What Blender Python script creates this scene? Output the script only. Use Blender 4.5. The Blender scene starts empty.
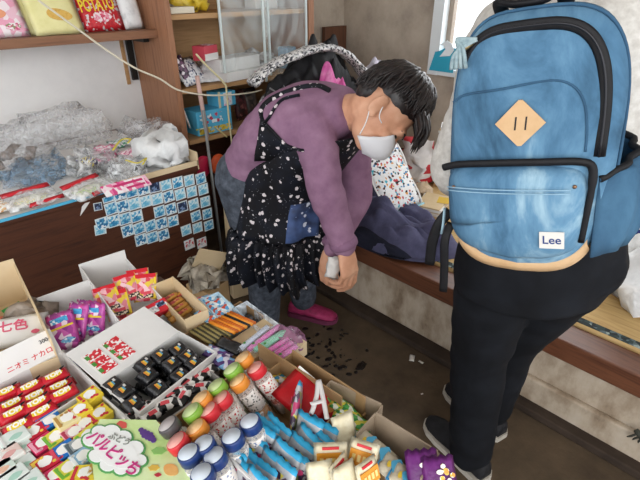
import bpy, bmesh, math, random
from mathutils import Vector, Matrix, Euler, noise
R = random.Random(11)
S = bpy.context.scene
C = S.collection
PI = math.pi
ORD = ['first', 'second', 'third', 'fourth', 'fifth', 'sixth', 'seventh', 'eighth', 'ninth', 'tenth', 'eleventh', 'twelfth']
# ---------------------------------------------------------------- camera model
F, TH, H = 462.0, math.radians(29), 1.40
Q = math.sqrt(.5)
def at(px, py, X=None, Y=None, Z=None, D=None, t=None):
    """point of the room on the ray through a photo pixel, at a known X, Y, height Z or forward distance D"""
    r = (px-320)/F; u = (240-py)/F
    f = math.cos(TH)+u*math.sin(TH); z = -math.sin(TH)+u*math.cos(TH)
    dx, dy = (f+r)*Q, (f-r)*Q
    if X is not None: t = X/dx
    elif Y is not None: t = Y/dy
    elif Z is not None: t = (Z-H)/z
    elif D is not None: t = D/f
    return Vector((t*dx, t*dy, H+t*z))
def yaw(p, q, Z):
    a, b = at(*p, Z=Z), at(*q, Z=Z)
    return math.atan2(b.y-a.y, b.x-a.x)
# ---------------------------------------------------------------- materials
def lin(c):
    if isinstance(c, str):
        c = [int(c[i:i+2], 16)/255 for i in (0, 2, 4)]
    return tuple((x/12.92 if x <= .04045 else ((x+.055)/1.055)**2.4) for x in c[:3])+(1,)
MC = {}
def base(name):
    m = bpy.data.materials.new(name); m.use_nodes = True
    nt = m.node_tree; b = nt.nodes['Principled BSDF']
    return m, nt, b
def coords(nt, scale=(1, 1, 1), kind='Object'):
    tc = nt.nodes.new('ShaderNodeTexCoord'); mp = nt.nodes.new('ShaderNodeMapping')
    nt.links.new(tc.outputs[kind], mp.inputs['Vector']); mp.inputs['Scale'].default_value = scale
    return mp.outputs['Vector']
def ramp(nt, fac, stops, const=False):
    r = nt.nodes.new('ShaderNodeValToRGB'); e = r.color_ramp
    if const: e.interpolation = 'CONSTANT'
    while len(e.elements) < len(stops): e.elements.new(.5)
    for k, (p, c) in enumerate(stops):
        e.elements[k].position = p; e.elements[k].color = lin(c)
    nt.links.new(fac, r.inputs['Fac'])
    return r.outputs['Color']
def noisetex(nt, vec, scale, detail=4, rough=.6, dist=0):
    n = nt.nodes.new('ShaderNodeTexNoise'); n.inputs['Scale'].default_value = scale
    n.inputs['Detail'].default_value = detail; n.inputs['Roughness'].default_value = rough; n.inputs['Distortion'].default_value = dist
    nt.links.new(vec, n.inputs['Vector'])
    return n.outputs['Fac']
def bump(nt, b, h, strength=.3, dist=.01):
    n = nt.nodes.new('ShaderNodeBump'); n.inputs['Strength'].default_value = strength; n.inputs['Distance'].default_value = dist
    nt.links.new(h, n.inputs['Height']); nt.links.new(n.outputs['Normal'], b.inputs['Normal'])
def plain(name, col, rough=.6, metal=0, spec=.4, sheen=0):
    if name in MC: return MC[name]
    m, nt, b = base(name)
    b.inputs['Base Color'].default_value = lin(col); b.inputs['Roughness'].default_value = rough
    b.inputs['Metallic'].default_value = metal; b.inputs['Specular IOR Level'].default_value = spec
    MC[name] = m; return m
def mottled(name, cols, scale=8, rough=.8, stretch=(1, 1, 1), detail=5, bmp=.2, bscale=None, bdist=.004, lo=.3, hi=.7, spec=.3, dist=0):
    if name in MC: return MC[name]
    m, nt, b = base(name); v = coords(nt, stretch)
    n = noisetex(nt, v, scale, detail, .62, dist)
    k = len(cols)
    nt.links.new(ramp(nt, n, [(lo+(hi-lo)*i/max(1, k-1), c) for i, c in enumerate(cols)]), b.inputs['Base Color'])
    b.inputs['Roughness'].default_value = rough; b.inputs['Specular IOR Level'].default_value = spec
    if bmp: bump(nt, b, noisetex(nt, v, bscale or scale*6, 4), bmp, bdist)
    MC[name] = m; return m
def printed(name, cols, scale=120, rough=.35, stretch=(1, 1, 1), spec=.5, rnd=1.0, feat='F1', soft=False):
    """packaging print: crisp irregular patches of the listed ink colours"""
    if name in MC: return MC[name]
    if scale >= 25: scale *= 1.5
    m, nt, b = base(name); v = coords(nt, stretch)
    vo = nt.nodes.new('ShaderNodeTexVoronoi'); vo.inputs['Scale'].default_value = scale; vo.feature = feat
    vo.inputs['Randomness'].default_value = rnd
    nt.links.new(v, vo.inputs['Vector'])
    sp = nt.nodes.new('ShaderNodeSeparateColor'); nt.links.new(vo.outputs['Color'], sp.inputs['Color'])
    k = len(cols)
    nt.links.new(ramp(nt, sp.outputs['Red'], [(i/k, c) for i, c in enumerate(cols)], const=True), b.inputs['Base Color'])
    b.inputs['Roughness'].default_value = rough; b.inputs['Specular IOR Level'].default_value = spec
    MC[name] = m; return m
def spotted(name, ground, spots, scale=30, size=.32, rough=.75, ground2=None):
    """cloth with scattered little motifs"""
    if name in MC: return MC[name]
    m, nt, b = base(name); v = coords(nt)
    nz = nt.nodes.new('ShaderNodeTexNoise'); nz.inputs['Scale'].default_value = scale*2.4; nt.links.new(v, nz.inputs['Vector'])
    ad = nt.nodes.new('ShaderNodeMixRGB'); ad.blend_type = 'ADD'; ad.inputs['Fac'].default_value = .012
    nt.links.new(v, ad.inputs['Color1']); nt.links.new(nz.outputs['Color'], ad.inputs['Color2'])
    vo = nt.nodes.new('ShaderNodeTexVoronoi'); vo.inputs['Scale'].default_value = scale
    nt.links.new(ad.outputs['Color'], vo.inputs['Vector'])
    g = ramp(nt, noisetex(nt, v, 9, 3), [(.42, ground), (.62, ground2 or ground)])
    v2 = nt.nodes.new('ShaderNodeTexVoronoi'); v2.inputs['Scale'].default_value = scale*2.6; nt.links.new(v, v2.inputs['Vector'])
    f1 = ramp(nt, vo.outputs['Distance'], [(0, 'ffffff'), (size, '000000')], const=True)
    f2 = ramp(nt, v2.outputs['Distance'], [(0, 'ffffff'), (size*.5, '000000')], const=True)
    mx = nt.nodes.new('ShaderNodeMixRGB'); nt.links.new(f2, mx.inputs['Fac']); nt.links.new(g, mx.inputs['Color1']); mx.inputs['Color2'].default_value = lin(spots[-1])
    m2 = nt.nodes.new('ShaderNodeMixRGB'); nt.links.new(f1, m2.inputs['Fac']); nt.links.new(mx.outputs['Color'], m2.inputs['Color1']); m2.inputs['Color2'].default_value = lin(spots[0])
    nt.links.new(m2.outputs['Color'], b.inputs['Base Color'])
    b.inputs['Roughness'].default_value = rough; b.inputs['Specular IOR Level'].default_value = .25
    MC[name] = m; return m
def wood(name, c1, c2, axis=0, scale=5, rough=.5, spec=.4):
    if name in MC: return MC[name]
    st = [9, 9, 9]; st[axis] = .7
    return mottled(name, [c1, c2, c1], scale, rough, tuple(st), 6, .12, scale*3, .002, .3, .72, spec, .4)
def film(name, tint='ffffff', opac=.25, rough=.12, scale=40, bstr=.6, gloss=.45):
    """crinkled clear plastic film: mostly see-through, white where it creases, glossy"""
    if name in MC: return MC[name]
    m, nt, b = base(name); v = coords(nt)
    b.inputs['Base Color'].default_value = lin(tint); b.inputs['Roughness'].default_value = rough; b.inputs['Specular IOR Level'].default_value = gloss
    n = noisetex(nt, v, scale, 3, .6, 1.2); bump(nt, b, n, bstr, .01)
    tr = nt.nodes.new('ShaderNodeBsdfTransparent'); mx = nt.nodes.new('ShaderNodeMixShader')
    rr = nt.nodes.new('ShaderNodeMapRange'); rr.inputs['From Min'].default_value = .4; rr.inputs['From Max'].default_value = .68
    rr.inputs['To Min'].default_value = opac*.45; rr.inputs['To Max'].default_value = min(1, opac*2.4)
    nt.links.new(n, rr.inputs['Value']); nt.links.new(rr.outputs['Result'], mx.inputs['Fac'])
    nt.links.new(tr.outputs[0], mx.inputs[1]); nt.links.new(b.outputs[0], mx.inputs[2])
    nt.links.new(mx.outputs[0], nt.nodes['Material Output'].inputs['Surface'])
    MC[name] = m; return m
# ---------------------------------------------------------------- mesh helpers
def BM(): return bmesh.new()
def xf(loc=(0, 0, 0), rot=(0, 0, 0), sc=(1, 1, 1)):
    return Matrix.Translation(loc) @ Euler(rot).to_matrix().to_4x4() @ Matrix.Diagonal((*sc, 1))
def box(bm, c, s, rot=(0, 0, 0), mi=0, bev=0, M=None):
    b2 = bmesh.new(); bmesh.ops.create_cube(b2, size=1, matrix=Matrix.Diagonal((*s, 1)))
    if bev: bmesh.ops.bevel(b2, geom=b2.edges[:], offset=bev, segments=2, affect='EDGES', profile=.5)
    m = (M or Matrix.Identity(4)) @ xf(c, rot)
    merge(bm, b2, m, mi)
def merge(bm, b2, M=None, mi=None):
    vs = {}
    for v in b2.verts: vs[v] = bm.verts.new((M @ v.co) if M else v.co)
    for f in b2.faces:
        try: g = bm.faces.new([vs[v] for v in f.verts])
        except ValueError: continue
        g.material_index = f.material_index if mi is None else mi; g.smooth = f.smooth
    b2.free()
def loft(bm, rings, mi=0, cap=True, closed=True, smooth=True):
    vr = [[bm.verts.new(p) for p in r] for r in rings]
    for a, b in zip(vr, vr[1:]):
        n = len(a)
        for i in range(n if closed else n-1):
            f = bm.faces.new((a[i], a[(i+1) % n], b[(i+1) % n], b[i])); f.material_index = mi; f.smooth = smooth
    if cap and closed:
        for r, rev in ((vr[0], True), (vr[-1], False)):
            f = bm.faces.new(r[::-1] if rev else r); f.material_index = mi
    return vr
def basis(d, up=(0, 0, 1)):
    d = Vector(d).normalized(); up = Vector(up)
    if abs(d.dot(up)) > .97: up = Vector((1, 0, 0)) if abs(d.x) < .9 else Vector((0, 1, 0))
    s = d.cross(up).normalized(); return s, s.cross(d).normalized()
def spline(pts, k=6):
    pts = [Vector(p) for p in pts]; out = []
    for i in range(len(pts)-1):
        p0, p1, p2, p3 = pts[max(0, i-1)], pts[i], pts[i+1], pts[min(len(pts)-1, i+2)]
        for j in range(k):
            t = j/k
            out.append(.5*((2*p1)+(p2-p0)*t+(2*p0-5*p1+4*p2-p3)*t*t+(3*p1-p0-3*p2+p3)*t**3))
    return out+[pts[-1]]
def tube(bm, pts, r, n=8, mi=0, up=(0, 0, 1), sq=1.0, cap=True):
    """round (or flattened, sq) tube along points; r a number or one per point"""
    pts = [Vector(p) for p in pts]; rr = r if isinstance(r, (list, tuple)) else [r]*len(pts)
    rings = []; prev = None
    for i, p in enumerate(pts):
        d = (pts[min(i+1, len(pts)-1)]-pts[max(i-1, 0)])
        s, u = basis(d, up)
        if prev is not None:
            pu = (prev-d.normalized()*prev.dot(d.normalized()))
            if pu.length > 1e-6: u = pu.normalized(); s = d.normalized().cross(u)
        prev = u
        rings.append([p+s*(rr[i]*math.cos(2*PI*k/n))+u*(rr[i]*sq*math.sin(2*PI*k/n)) for k in range(n)])
    loft(bm, rings, mi, cap)
def ell(bm, c, r, rot=None, mi=0, u=16, v=10):
    m = Matrix.Translation(c) @ (rot.to_4x4() if rot is not None else Matrix.Identity(4)) @ Matrix.Diagonal((*r, 1))
    b2 = bmesh.new(); bmesh.ops.create_uvsphere(b2, u_segments=u, v_segments=v, radius=1)
    for f in b2.faces: f.smooth = True
    merge(bm, b2, m, mi)
def lathe(bm, prof, n=20, M=None, mi=0, mis=None):
    rings = [[(M or Matrix.Identity(4)) @ Vector((r*math.cos(2*PI*k/n), r*math.sin(2*PI*k/n), z)) for k in range(n)] for r, z in prof]
    loft(bm, rings, mi)
def pouch(bm, w, h, t, nx=8, ny=8, mi=None, e=.6, jit=0, zig=0, M=None, seed=0, bend=0):
    """a sealed packet lying in XY, thickness along Z, edges crimped flat"""
    rr = random.Random(seed); top = {}; bot = {}
    M = M or Matrix.Identity(4)
    for i in range(nx+1):
        for j in range(ny+1):
            u, v = i/nx, j/ny
            x, y = (u-.5)*w, (v-.5)*h
            ed = i in (0, nx) or j in (0, ny)
            th = 0 if ed else t/2*(math.sin(PI*u)**e)*(math.sin(PI*v)**e)
            nz = noise.noise(Vector((x*60+seed*7.3, y*60, seed)))*jit if jit else 0
            if zig and j in (0, ny): y += (zig if i % 2 else -zig)*.5
            bz = bend*((v-.5)**2)
            top[i, j] = bm.verts.new(M @ Vector((x, y, th+nz+bz)))
            bot[i, j] = top[i, j] if ed else bm.verts.new(M @ Vector((x, y, -th+nz+bz)))
    for i in range(nx):
        for j in range(ny):
            for d, flip in ((top, 0), (bot, 1)):
                q = [d[i, j], d[i+1, j], d[i+1, j+1], d[i, j+1]]
                if flip: q = q[::-1]
                try: f = bm.faces.new(q)
                except ValueError: continue
                f.smooth = True
                f.material_index = mi((i+.5)/nx, (j+.5)/ny, flip) if mi else 0
def poly(bm, pts, th=.0006, mi=0, M=None):
    """flat outline in XY given a small thickness"""
    M = M or Matrix.Identity(4)
    a = [bm.verts.new(M @ Vector((x, y, 0))) for x, y in pts]; b = [bm.verts.new(M @ Vector((x, y, th))) for x, y in pts]
    fs = [bm.faces.new(a[::-1]), bm.faces.new(b)]
    n = len(pts)
    for i in range(n): fs.append(bm.faces.new((a[i], a[(i+1) % n], b[(i+1) % n], b[i])))
    for f in fs: f.material_index = mi
def oval(w, h, n=20, cx=0, cy=0, lob=0, k=7):
    return [(cx+w/2*math.cos(a)*(1+lob*math.cos(k*a)), cy+h/2*math.sin(a)*(1+lob*math.cos(k*a))) for a in (2*PI*i/n for i in range(n))]
def crumple(bm, amp, sc, seed=0, verts=None):
    for v in (verts or bm.verts):
        v.co += noise.noise_vector(v.co*sc+Vector((seed*3.1, seed, 0)))*amp
def mesh_of(name, bm, mats):
    bmesh.ops.recalc_face_normals(bm, faces=bm.faces[:])
    me = bpy.data.meshes.new(name); bm.to_mesh(me); bm.free()
    for m in (mats if isinstance(mats, (list, tuple)) else [mats]): me.materials.append(m)
    return me
def obj(name, bm, mats, parent=None, loc=(0, 0, 0), rot=(0, 0, 0), label=None, smooth=None):
    me = mesh_of(name, bm, mats)
    if smooth is not None:
        for p in me.polygons: p.use_smooth = smooth
    o = bpy.data.objects.new(name, me); C.objects.link(o)
    o.parent = parent; o.location = loc; o.rotation_euler = rot
    if label: o['label'] = label
    return o
def tag(o, label, cat, group=None):
    o['label'] = label; o['category'] = cat
    if group: o['group'] = group
    return o
def thing(name, label, cat, loc=(0, 0, 0), rot=(0, 0, 0), group=None):
    o = bpy.data.objects.new(name, None); C.objects.link(o); o.empty_display_size = .02
    o.location = loc; o.rotation_euler = rot
    return tag(o, label, cat, group)
def struct(name, bm, mats, parent=None):
    o = obj(name, bm, mats, parent)
    if parent is None: o['kind'] = 'structure'
    return o
def dup(src, loc, rot, label, group=None):
    r = src.copy(); C.objects.link(r); r.location = loc; r.rotation_euler = rot; r['label'] = label
    if group: r['group'] = group
    for ch in list(src.children):
        c = ch.copy(); C.objects.link(c); c.parent = r
        for g in list(ch.children):
            d = g.copy(); C.objects.link(d); d.parent = c
    return r
PROTO = {}
def place(key, make, loc, rot, label, group):
    """the first time builds the thing, after that copies it with its parts"""
    if key not in PROTO:
        o = make(); PROTO[key] = o
        o.location = loc; o.rotation_euler = rot; o['label'] = label; o['group'] = group
        return o
    return dup(PROTO[key], loc, rot, label, group)
def solid(name, bm, mat, vox=.006, sm=6, parent=None, label=None, loc=(0, 0, 0)):
    """fuse overlapping closed pieces into one continuous skin"""
    bmesh.ops.recalc_face_normals(bm, faces=bm.faces[:])
    me = bpy.data.meshes.new(name); bm.to_mesh(me); bm.free()
    o = bpy.data.objects.new(name, me); C.objects.link(o)
    r = o.modifiers.new('r', 'REMESH'); r.mode = 'VOXEL'; r.voxel_size = vox; r.use_smooth_shade = True
    if sm:
        s = o.modifiers.new('s', 'SMOOTH'); s.factor = .5; s.iterations = sm
    bpy.context.view_layer.update()
    dg = bpy.context.evaluated_depsgraph_get()
    m2 = bpy.data.meshes.new_from_object(o.evaluated_get(dg)); m2.name = name
    o.modifiers.clear(); o.data = m2; bpy.data.meshes.remove(me)
    m2.materials.clear()
    for m in (mat if isinstance(mat, (list, tuple)) else [mat]): m2.materials.append(m)
    for p in m2.polygons: p.use_smooth = True; p.material_index = 0
    o.parent = parent; o.location = loc
    if label: o['label'] = label
    return o
TXT = {}
def text_bm(bm, s, size, M, mi=0, bold=0, shear=0, th=.0004):
    """lettering as thin solid mesh, centred on M's origin, in M's XY plane"""
    k = (s, shear, bold)
    if k not in TXT:
        cu = bpy.data.curves.new('t', 'FONT'); cu.body = s; cu.size = 1; cu.align_x = 'CENTER'; cu.align_y = 'CENTER'; cu.shear = shear; cu.offset = bold
        cu.extrude = .02; cu.resolution_u = 3
        o = bpy.data.objects.new('t', cu); C.objects.link(o); bpy.context.view_layer.update()
        dg = bpy.context.evaluated_depsgraph_get()
        TXT[k] = bpy.data.meshes.new_from_object(o.evaluated_get(dg))
        bpy.data.objects.remove(o); bpy.data.curves.remove(cu)
    b2 = bmesh.new(); b2.from_mesh(TXT[k])
    merge(bm, b2, M @ Matrix.Diagonal((size, size, th/.02, 1)), mi)
# ================================================================ camera, light
cam = bpy.data.cameras.new('camera'); cam.sensor_width = 36; cam.lens = F/640*36; cam.clip_start = .02
co = bpy.data.objects.new('camera', cam); C.objects.link(co)
co.location = (0, 0, H); co.rotation_euler = (PI/2-TH, 0, -PI/4); S.camera = co
S.view_settings.view_transform = 'Standard'; S.view_settings.look = 'None'; S.view_settings.gamma = 1
S.view_settings.use_curve_mapping = False; S.view_settings.exposure = 0.08; S.cycles.transparent_max_bounces = 24
w = bpy.data.worlds.new('overcast_sky'); S.world = w; w.use_nodes = True
w.node_tree.nodes['Background'].inputs['Color'].default_value = (.93, .96, 1, 1)
w.node_tree.nodes['Background'].inputs['Strength'].default_value = 2.0
def area(name, loc, target, sx, sy, power, col=(1, 1, 1)):
    l = bpy.data.lights.new(name, 'AREA'); l.shape = 'RECTANGLE'; l.size = sx; l.size_y = sy; l.energy = power; l.color = col
    o = bpy.data.objects.new(name, l); C.objects.link(o); o.location = loc
    o.rotation_euler = (Vector(target)-Vector(loc)).to_track_quat('-Z', 'Y').to_euler()
    return o
area('shopfront_daylight', (-1.5, -1.5, 2.2), (1.2, 1.2, .7), 2.4, 1.8, 60, (1, .985, .96))
area('window_daylight', (3.3, .9, 1.9), (1.2, .9, .7), 1.6, 1.2, 30, (.95, .98, 1))
# ================================================================ the room
XW, YW, XS, ZP = 2.73, 2.50, 1.45, .345       # right wall, back wall, step front, platform height
m_wallL = mottled('white_plaster', ['d8d7d6', 'e3e2e1', 'eae9e7'], 3, .9, bmp=.15, bscale=60)
m_wallR = mottled('mortar_wall', ['a3978a', 'b6aa9b', 'c2b7a8'], 6, .95, bmp=.45, bscale=45, bdist=.006)
m_floor = mottled('earth_floor', ['43372b', '554737', '625240'], 5, .85, bmp=.35, bscale=50)
m_stepw = mottled('stained_mortar', ['6b5a48', '9a8975', 'b6a794', 'c2b6a5'], 9, .9, (1, 1, .55), 7, .4, 60, .005, .28, .68)
bm = BM(); box(bm, (.4, .4, -.05), (5.2, 5.2, .1)); struct('floor', bm, m_floor)
bm = BM(); box(bm, (.4, YW+.05, 1.3), (4.76, .1, 2.6)); struct('wall_back', bm, [m_wallL])
WY0, WY1, WZ0, WZ1 = .1, 1.70, .90, 2.0
bm = BM()
box(bm, (XW+.05, (YW+WY1)/2, 1.3), (.1, YW-WY1, 2.6)); box(bm, (XW+.05, (WY0-2.2)/2, 1.3), (.1, WY0+2.2, 2.6))
box(bm, (XW+.05, (WY0+WY1)/2, WZ0/2), (.1, WY1-WY0, WZ0)); box(bm, (XW+.05, (WY0+WY1)/2, (WZ1+2.6)/2), (.1, WY1-WY0, 2.6-WZ1))
struct('wall_right', bm, m_wallR)
# brown-grey plaster of the tatami room turns the corner behind the cabinet
bm = BM(); box(bm, (2.45, YW-.006, 1.3), (.56, .012, 2.6)); struct('wall_corner', bm, m_wallR)
bm = BM(); box(bm, (.4, .4, 2.65), (5.2, 5.2, .1)); struct('ceiling', bm, mottled('ceiling_boards', ['b9b2a8', 'c9c3ba', 'd2ccc4'], 3, .9, bmp=.1))
# window: pale frame, inner sash, clear pane
m_alu = plain('pale_window_paint', 'dfe6e8', .45); m_sash = plain('taupe_sash', '9b8d7f', .5)
bm = BM()
for y in (WY0+.035, WY1-.035): box(bm, (XW-.005, y, (WZ0+WZ1)/2), (.13, .07, WZ1-WZ0))
for z in (WZ0+.02, WZ1-.02): box(bm, (XW-.005, (WY0+WY1)/2, z), (.126, WY1-WY0-.01, .038))
win = struct('window_1', bm, m_alu)
bm = BM()
for y in (WY1-.085, (WY0+WY1)/2, WY0+.085): box(bm, (XW+.01, y, (WZ0+WZ1)/2), (.04, .03, WZ1-WZ0-.08))
for z in (WZ0+.055, WZ1-.055): box(bm, (XW+.01, (WY0+WY1)/2, z), (.04, WY1-WY0-.2, .03))
obj('window_sash', bm, m_sash, win)
bm = BM(); box(bm, (XW+.015, (WY0+WY1)/2, (WZ0+WZ1)/2), (.006, WY1-WY0-.16, WZ1-WZ0-.1))
obj('window_pane', bm, film('window_glass', 'eef6f8', .08, .05, 3, .02), win)
# sticker on the window corner
st = thing('window_sticker', 'turquoise sticker with white bird shape stuck on the window corner', 'sticker', (XW-.0712, 1.60, .925), (0, 0, -PI/2))
bm = BM(); poly(bm, [(-.085, 0), (.085, 0), (.085, .14), (.02, .14), (-.03, .115), (-.055, .11)], .001, M=xf(rot=(PI/2, 0, 0)))
obj('sticker_sheet', bm, plain('turquoise_print', '2fa6c4', .5), st)
bm = BM(); poly(bm, [(-.02, .085), (.05, .095), (.075, .13), (.05, .165), (.02, .18), (-.03, .15), (.0, .15), (.015, .13)], .0012, M=xf((0, -.0012, 0), (PI/2, 0, 0)))
poly(bm, oval(.03, .022, 10, .045, .15), .0014, M=xf((0, -.0018, 0), (PI/2, 0, 0)))
obj('bird_shape', bm, plain('sticker_white', 'e8f1f4', .5), st)
# step wall, kerb, beam, platform
bm = BM(); box(bm, (XS+.03, -.045, (ZP-.08)/2), (.06, 4.29, ZP-.08)); struct('wall_step', bm, m_stepw)
bm = BM(); box(bm, (XS-.035, -.045, .016), (.07, 4.29, .032), bev=.006); struct('baseboard_step', bm, mottled('dark_kerb', ['2a211b', '3a2f27', '453930'], 8, .85))
# the rough render ledge low on the step wall towards the front
bm = BM(); box(bm, (XS-.012, -.62, .075), (.026, 2.1, .11), bev=.008); struct('trim_2', bm, m_stepw)
bm = BM(); box(bm, (XS+.035, -.045, ZP-.04), (.11, 4.29, .08), bev=.004); struct('trim_1', bm, wood('reddish_beam', '47281d', '6e4530', 1, 4, .4))
bm = BM(); box(bm, ((XS+.09+XW)/2, -.045, ZP-.06), (XW-XS-.09, 4.29, .10)); box(bm, (2.41, 2.30, ZP-.06), (.64, .40, .10)); struct('floor_raised', bm, m_floor)
m_tat = mottled('woven_rush', ['b0905f', 'c6a671', 'd2b681'], 60, .75, (1, .08, 1), 3, .5, 140, .002)
m_heri = printed('border_cloth', ['1d2a2c', '2c3c3c', '55666a', '1b2426', '8f9d99'], 45, .8)
for k, (y0, y1, lb) in enumerate(((.62, 2.09, 'rush tatami mat with dark border, under the clothes at the far end'), (-1.2, .61, 'rush tatami mat with dark border, beside the white plastic sack'))):
    t = thing('tatami_mat', lb, 'tatami mat', (0, (y0+y1)/2, ZP-.01))
    bm = BM(); box(bm, ((XS+.095+XW)/2, 0, .012), (XW-XS-.10, y1-y0, .024), bev=.002); obj('rush_surface', bm, m_tat, t)
    for xx in (XS+.115, XW-.03):
        bm = BM(); box(bm, (xx, 0, .013), (.034, y1-y0-.004, .026), bev=.001); obj('cloth_border', bm, m_heri, t)
# spilled dark drops and paper scraps on the floor
bm = BM(); rr = random.Random(5)
def drop(px, py, s):
    p = at(px, py, Z=.001); n = 9
    lathe(bm, [(s*.2, .0003), (s*.8, .0012), (s, .0002)][::-1], 9, xf((p.x, p.y, 0), (0, 0, rr.random()*6), (rr.uniform(.6, 1.5), rr.uniform(.5, 1), 1)))
for _ in range(44): drop(rr.gauss(318, 11), rr.gauss(341, 11), rr.uniform(.004, .015))
for _ in range(16): drop(rr.gauss(345, 12), rr.gauss(363, 6), rr.uniform(.003, .013))
for q in ((340, 368, .022), (349, 374, .02), (361, 366, .02), (367, 350, .012), (332, 376, .016), (356, 372, .013), (363, 363, .012)): drop(*q)
o = obj('spilled_drops', bm, plain('wet_dark', '120d0a', .3)); tag(o, 'dark wet drops spilled on the earth floor by the pink shoe', 'spill'); o['kind'] = 'stuff'
for k, (px, py, s, lb) in enumerate(((412, 358, .022, 'torn white paper scrap on the floor, the larger of two'), (421, 362, .013, 'tiny white paper scrap on the floor, right of the larger one'), (422, 394, .006, 'speck of white paper on the bare floor by the man'))):
    p = at(px, py, Z=.004); bm = BM(); pouch(bm, s*1.7, s, s*.3, 5, 4, jit=s*.25, seed=k+2)
    tag(obj('paper_scrap', bm, plain('scrap_white', 'd8d4cc', .9), None, (p.x, p.y, .005), (0, 0, k*1.1+.5)), lb, 'paper scrap')
# ================================================================ desk with stickers, wall shelf, cabinet
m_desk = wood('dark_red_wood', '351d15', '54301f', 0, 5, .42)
m_wood = wood('brown_wood', '6d4a35', '8d644a', 0, 4, .5)
m_woodv = wood('brown_wood_upright', '7a513a', '9a6d50', 2, 4, .5)
m_plyw = wood('tan_plywood', '96724a', 'b58e62', 0, 3, .6)
m_card = mottled('brown_card', ['a3845c', 'b4956c', 'bf a27a'.replace(' ', '')], 5, .85, bmp=.05)
m_tanc = mottled('tan_card', ['c7ae86', 'd6bf99', 'decaa8'], 4, .85, bmp=.05)
m_white = plain('white_card', 'e3e2e0', .6)
m_wcard = mottled('white_board', ['d2d1cf', 'e0dfdd', 'e8e7e5'], 4, .7, bmp=.04)
m_black = plain('black_plastic', '141416', .4)
m_red = plain('red_ink', 'cc2230', .4)
YD = 1.69; DZ = .725
dk = thing('desk', 'dark red-brown wooden desk against the white wall, plastic bags heaped on it', 'desk', (.3, YD, 0))
bm = BM(); box(bm, (0, .40, DZ-.012), (1.32, .80, .024), bev=.003); obj('desk_top', bm, m_desk, dk)
bm = BM(); box(bm, (0, .015, (DZ-.024)/2), (1.30, .022, DZ-.026)); obj('front_panel', bm, m_desk, dk)
for sx in (-1, 1):
    bm = BM(); box(bm, (sx*.64, .40, (DZ-.024)/2), (.024, .745, DZ-.026)); obj('side_panel', bm, m_desk, dk)
# pale sheet lining the desk top, its blue edge showing at the front
bm = BM(); box(bm, (.16, YD+.375, DZ+.001), (.94, .76, .002)); box(bm, (.785, YD+.39, DZ+.001), (.31, .76, .002)); box(bm, (.16, YD-.004, DZ+.000), (.94, .004, .010), mi=1)
tag(obj('liner_sheet', bm, [m_white, plain('sky_blue_edge', '55b7dd', .5)]), 'white liner sheet with light blue front edge spread over the desk', 'sheet')
# low card tray round the bags at the right end
bm = BM(); box(bm, (.79, YD+.003, DZ+.012), (.34, .006, .022)); box(bm, (.958, YD+.2, DZ+.02), (.006, .40, .075))
tag(obj('card_tray', bm, m_tanc), 'thin tan card tray at the right end of the desk, under a white carrier bag', 'tray')
# picture stickers on the desk front
blues = [['cfe6ee', '8cc8e0', '3f9cc8', '2b7fb4'], ['e2f1f5', '5fb4d8', '2f86b8'], ['bfe0ec', '3a8fc0', '1f6ca0', 'e9f4f7'], ['d9edf3', '9ad2e6', '6abbdc']]
m_spr = [printed('blue_picture_%s' % 'abcd'[i], b, 95, .4) for i, b in enumerate(blues)]
m_navy = printed('navy_picture', ['2c3d5e', '1b2740', '7b93b5'], 110, .4); m_rpic = printed('red_picture', ['e9e3e0', 'd5525a', 'e9e3e0', 'c8c8cc', 'efecea'], 110, .4)
m_smarg = plain('sticker_margin', 'dfe8ea', .5)
def sticker(px, py, s, pm, label, tilt=0, dz=0, kx=0):
    p = at(px, py, Y=YD-.0035)
    y = YD+.0035-.0005
    
    t = thing('picture_sticker', label, 'sticker', (p.x, y-.0012-dz, p.z), (0, tilt, 0), 'picture stickers on the desk front')
    key = ('stk', pm.name)
    if key not in PROTO:
        b1 = BM(); box(b1, (0, 0, 0), (.0405, .0012, .0405)); b2 = BM(); box(b2, (0, -.0009, 0), (.034, .0008, .033))
        PROTO[key] = (mesh_of('sticker_paper', b1, m_smarg), mesh_of('picture', b2, pm))
    for nm, me in zip(('sticker_paper', 'picture'), PROTO[key]):
        o = bpy.data.objects.new(nm, me); C.objects.link(o); o.parent = t; o.scale = (s, 1, s)
rr = random.Random(3)
pw = 11.9
rows = [(0, 9, 109, 196.5), (0, 9, 112, 209), (-1, 9, 114.5, 221.5), (1, 9, 117, 233.5), (2, 9, 119, 245), (7, 9, 119.5, 257)]
for r, (c0, c1, x0, y0) in enumerate(rows):
    n = c1-c0
    for c in range(c0, c1):
        if (r, c) in ((2, 3), (3, 6), (4, 5)): continue
        px = x0+c*(11.55-.06*r); py = y0-2.42*c+(.06*c*c*.4 if r == 0 else 0)
        if r == 5: px, py = 190+(c-7)*12.5, 244.5-(c-7)*1.5
        pm = m_rpic if (r == 5) else m_navy if (r, c) in ((2, 6), (0, 4)) else m_spr[rr.randrange(4)]
        k = c-c0
        lb = ('white and red' if pm is m_rpic else 'dark navy' if pm is m_navy else 'blue and white')+' picture sticker on the desk, %s from left, %s row down' % (ORD[k], ORD[r])
        if r == 5: lb = 'white and red picture sticker below the blue ones, %s of the two' % ('left', 'right')[k]
        sticker(px, py, 1.2 if r < 5 else 1.2, pm, lb, rr.uniform(-.05, .05), rr.choice((0, .0003, .0006)))
sticker(98.5, 207, .75, m_navy, 'small dark blue sticker set apart left of the top sticker row', .1)
sticker(101, 230, 1.05, m_spr[3], 'pale blue sticker set apart at the lower left of the sticker rows', .12)
p = at(84, 207, Y=YD)
bm = BM(); poly(bm, [(-.02, -.03), (.0, -.012), (.035, .022), (.03, .026), (-.005, .004)], .001, M=xf((0, 0, 0), (PI/2, 0, 0)))
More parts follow.
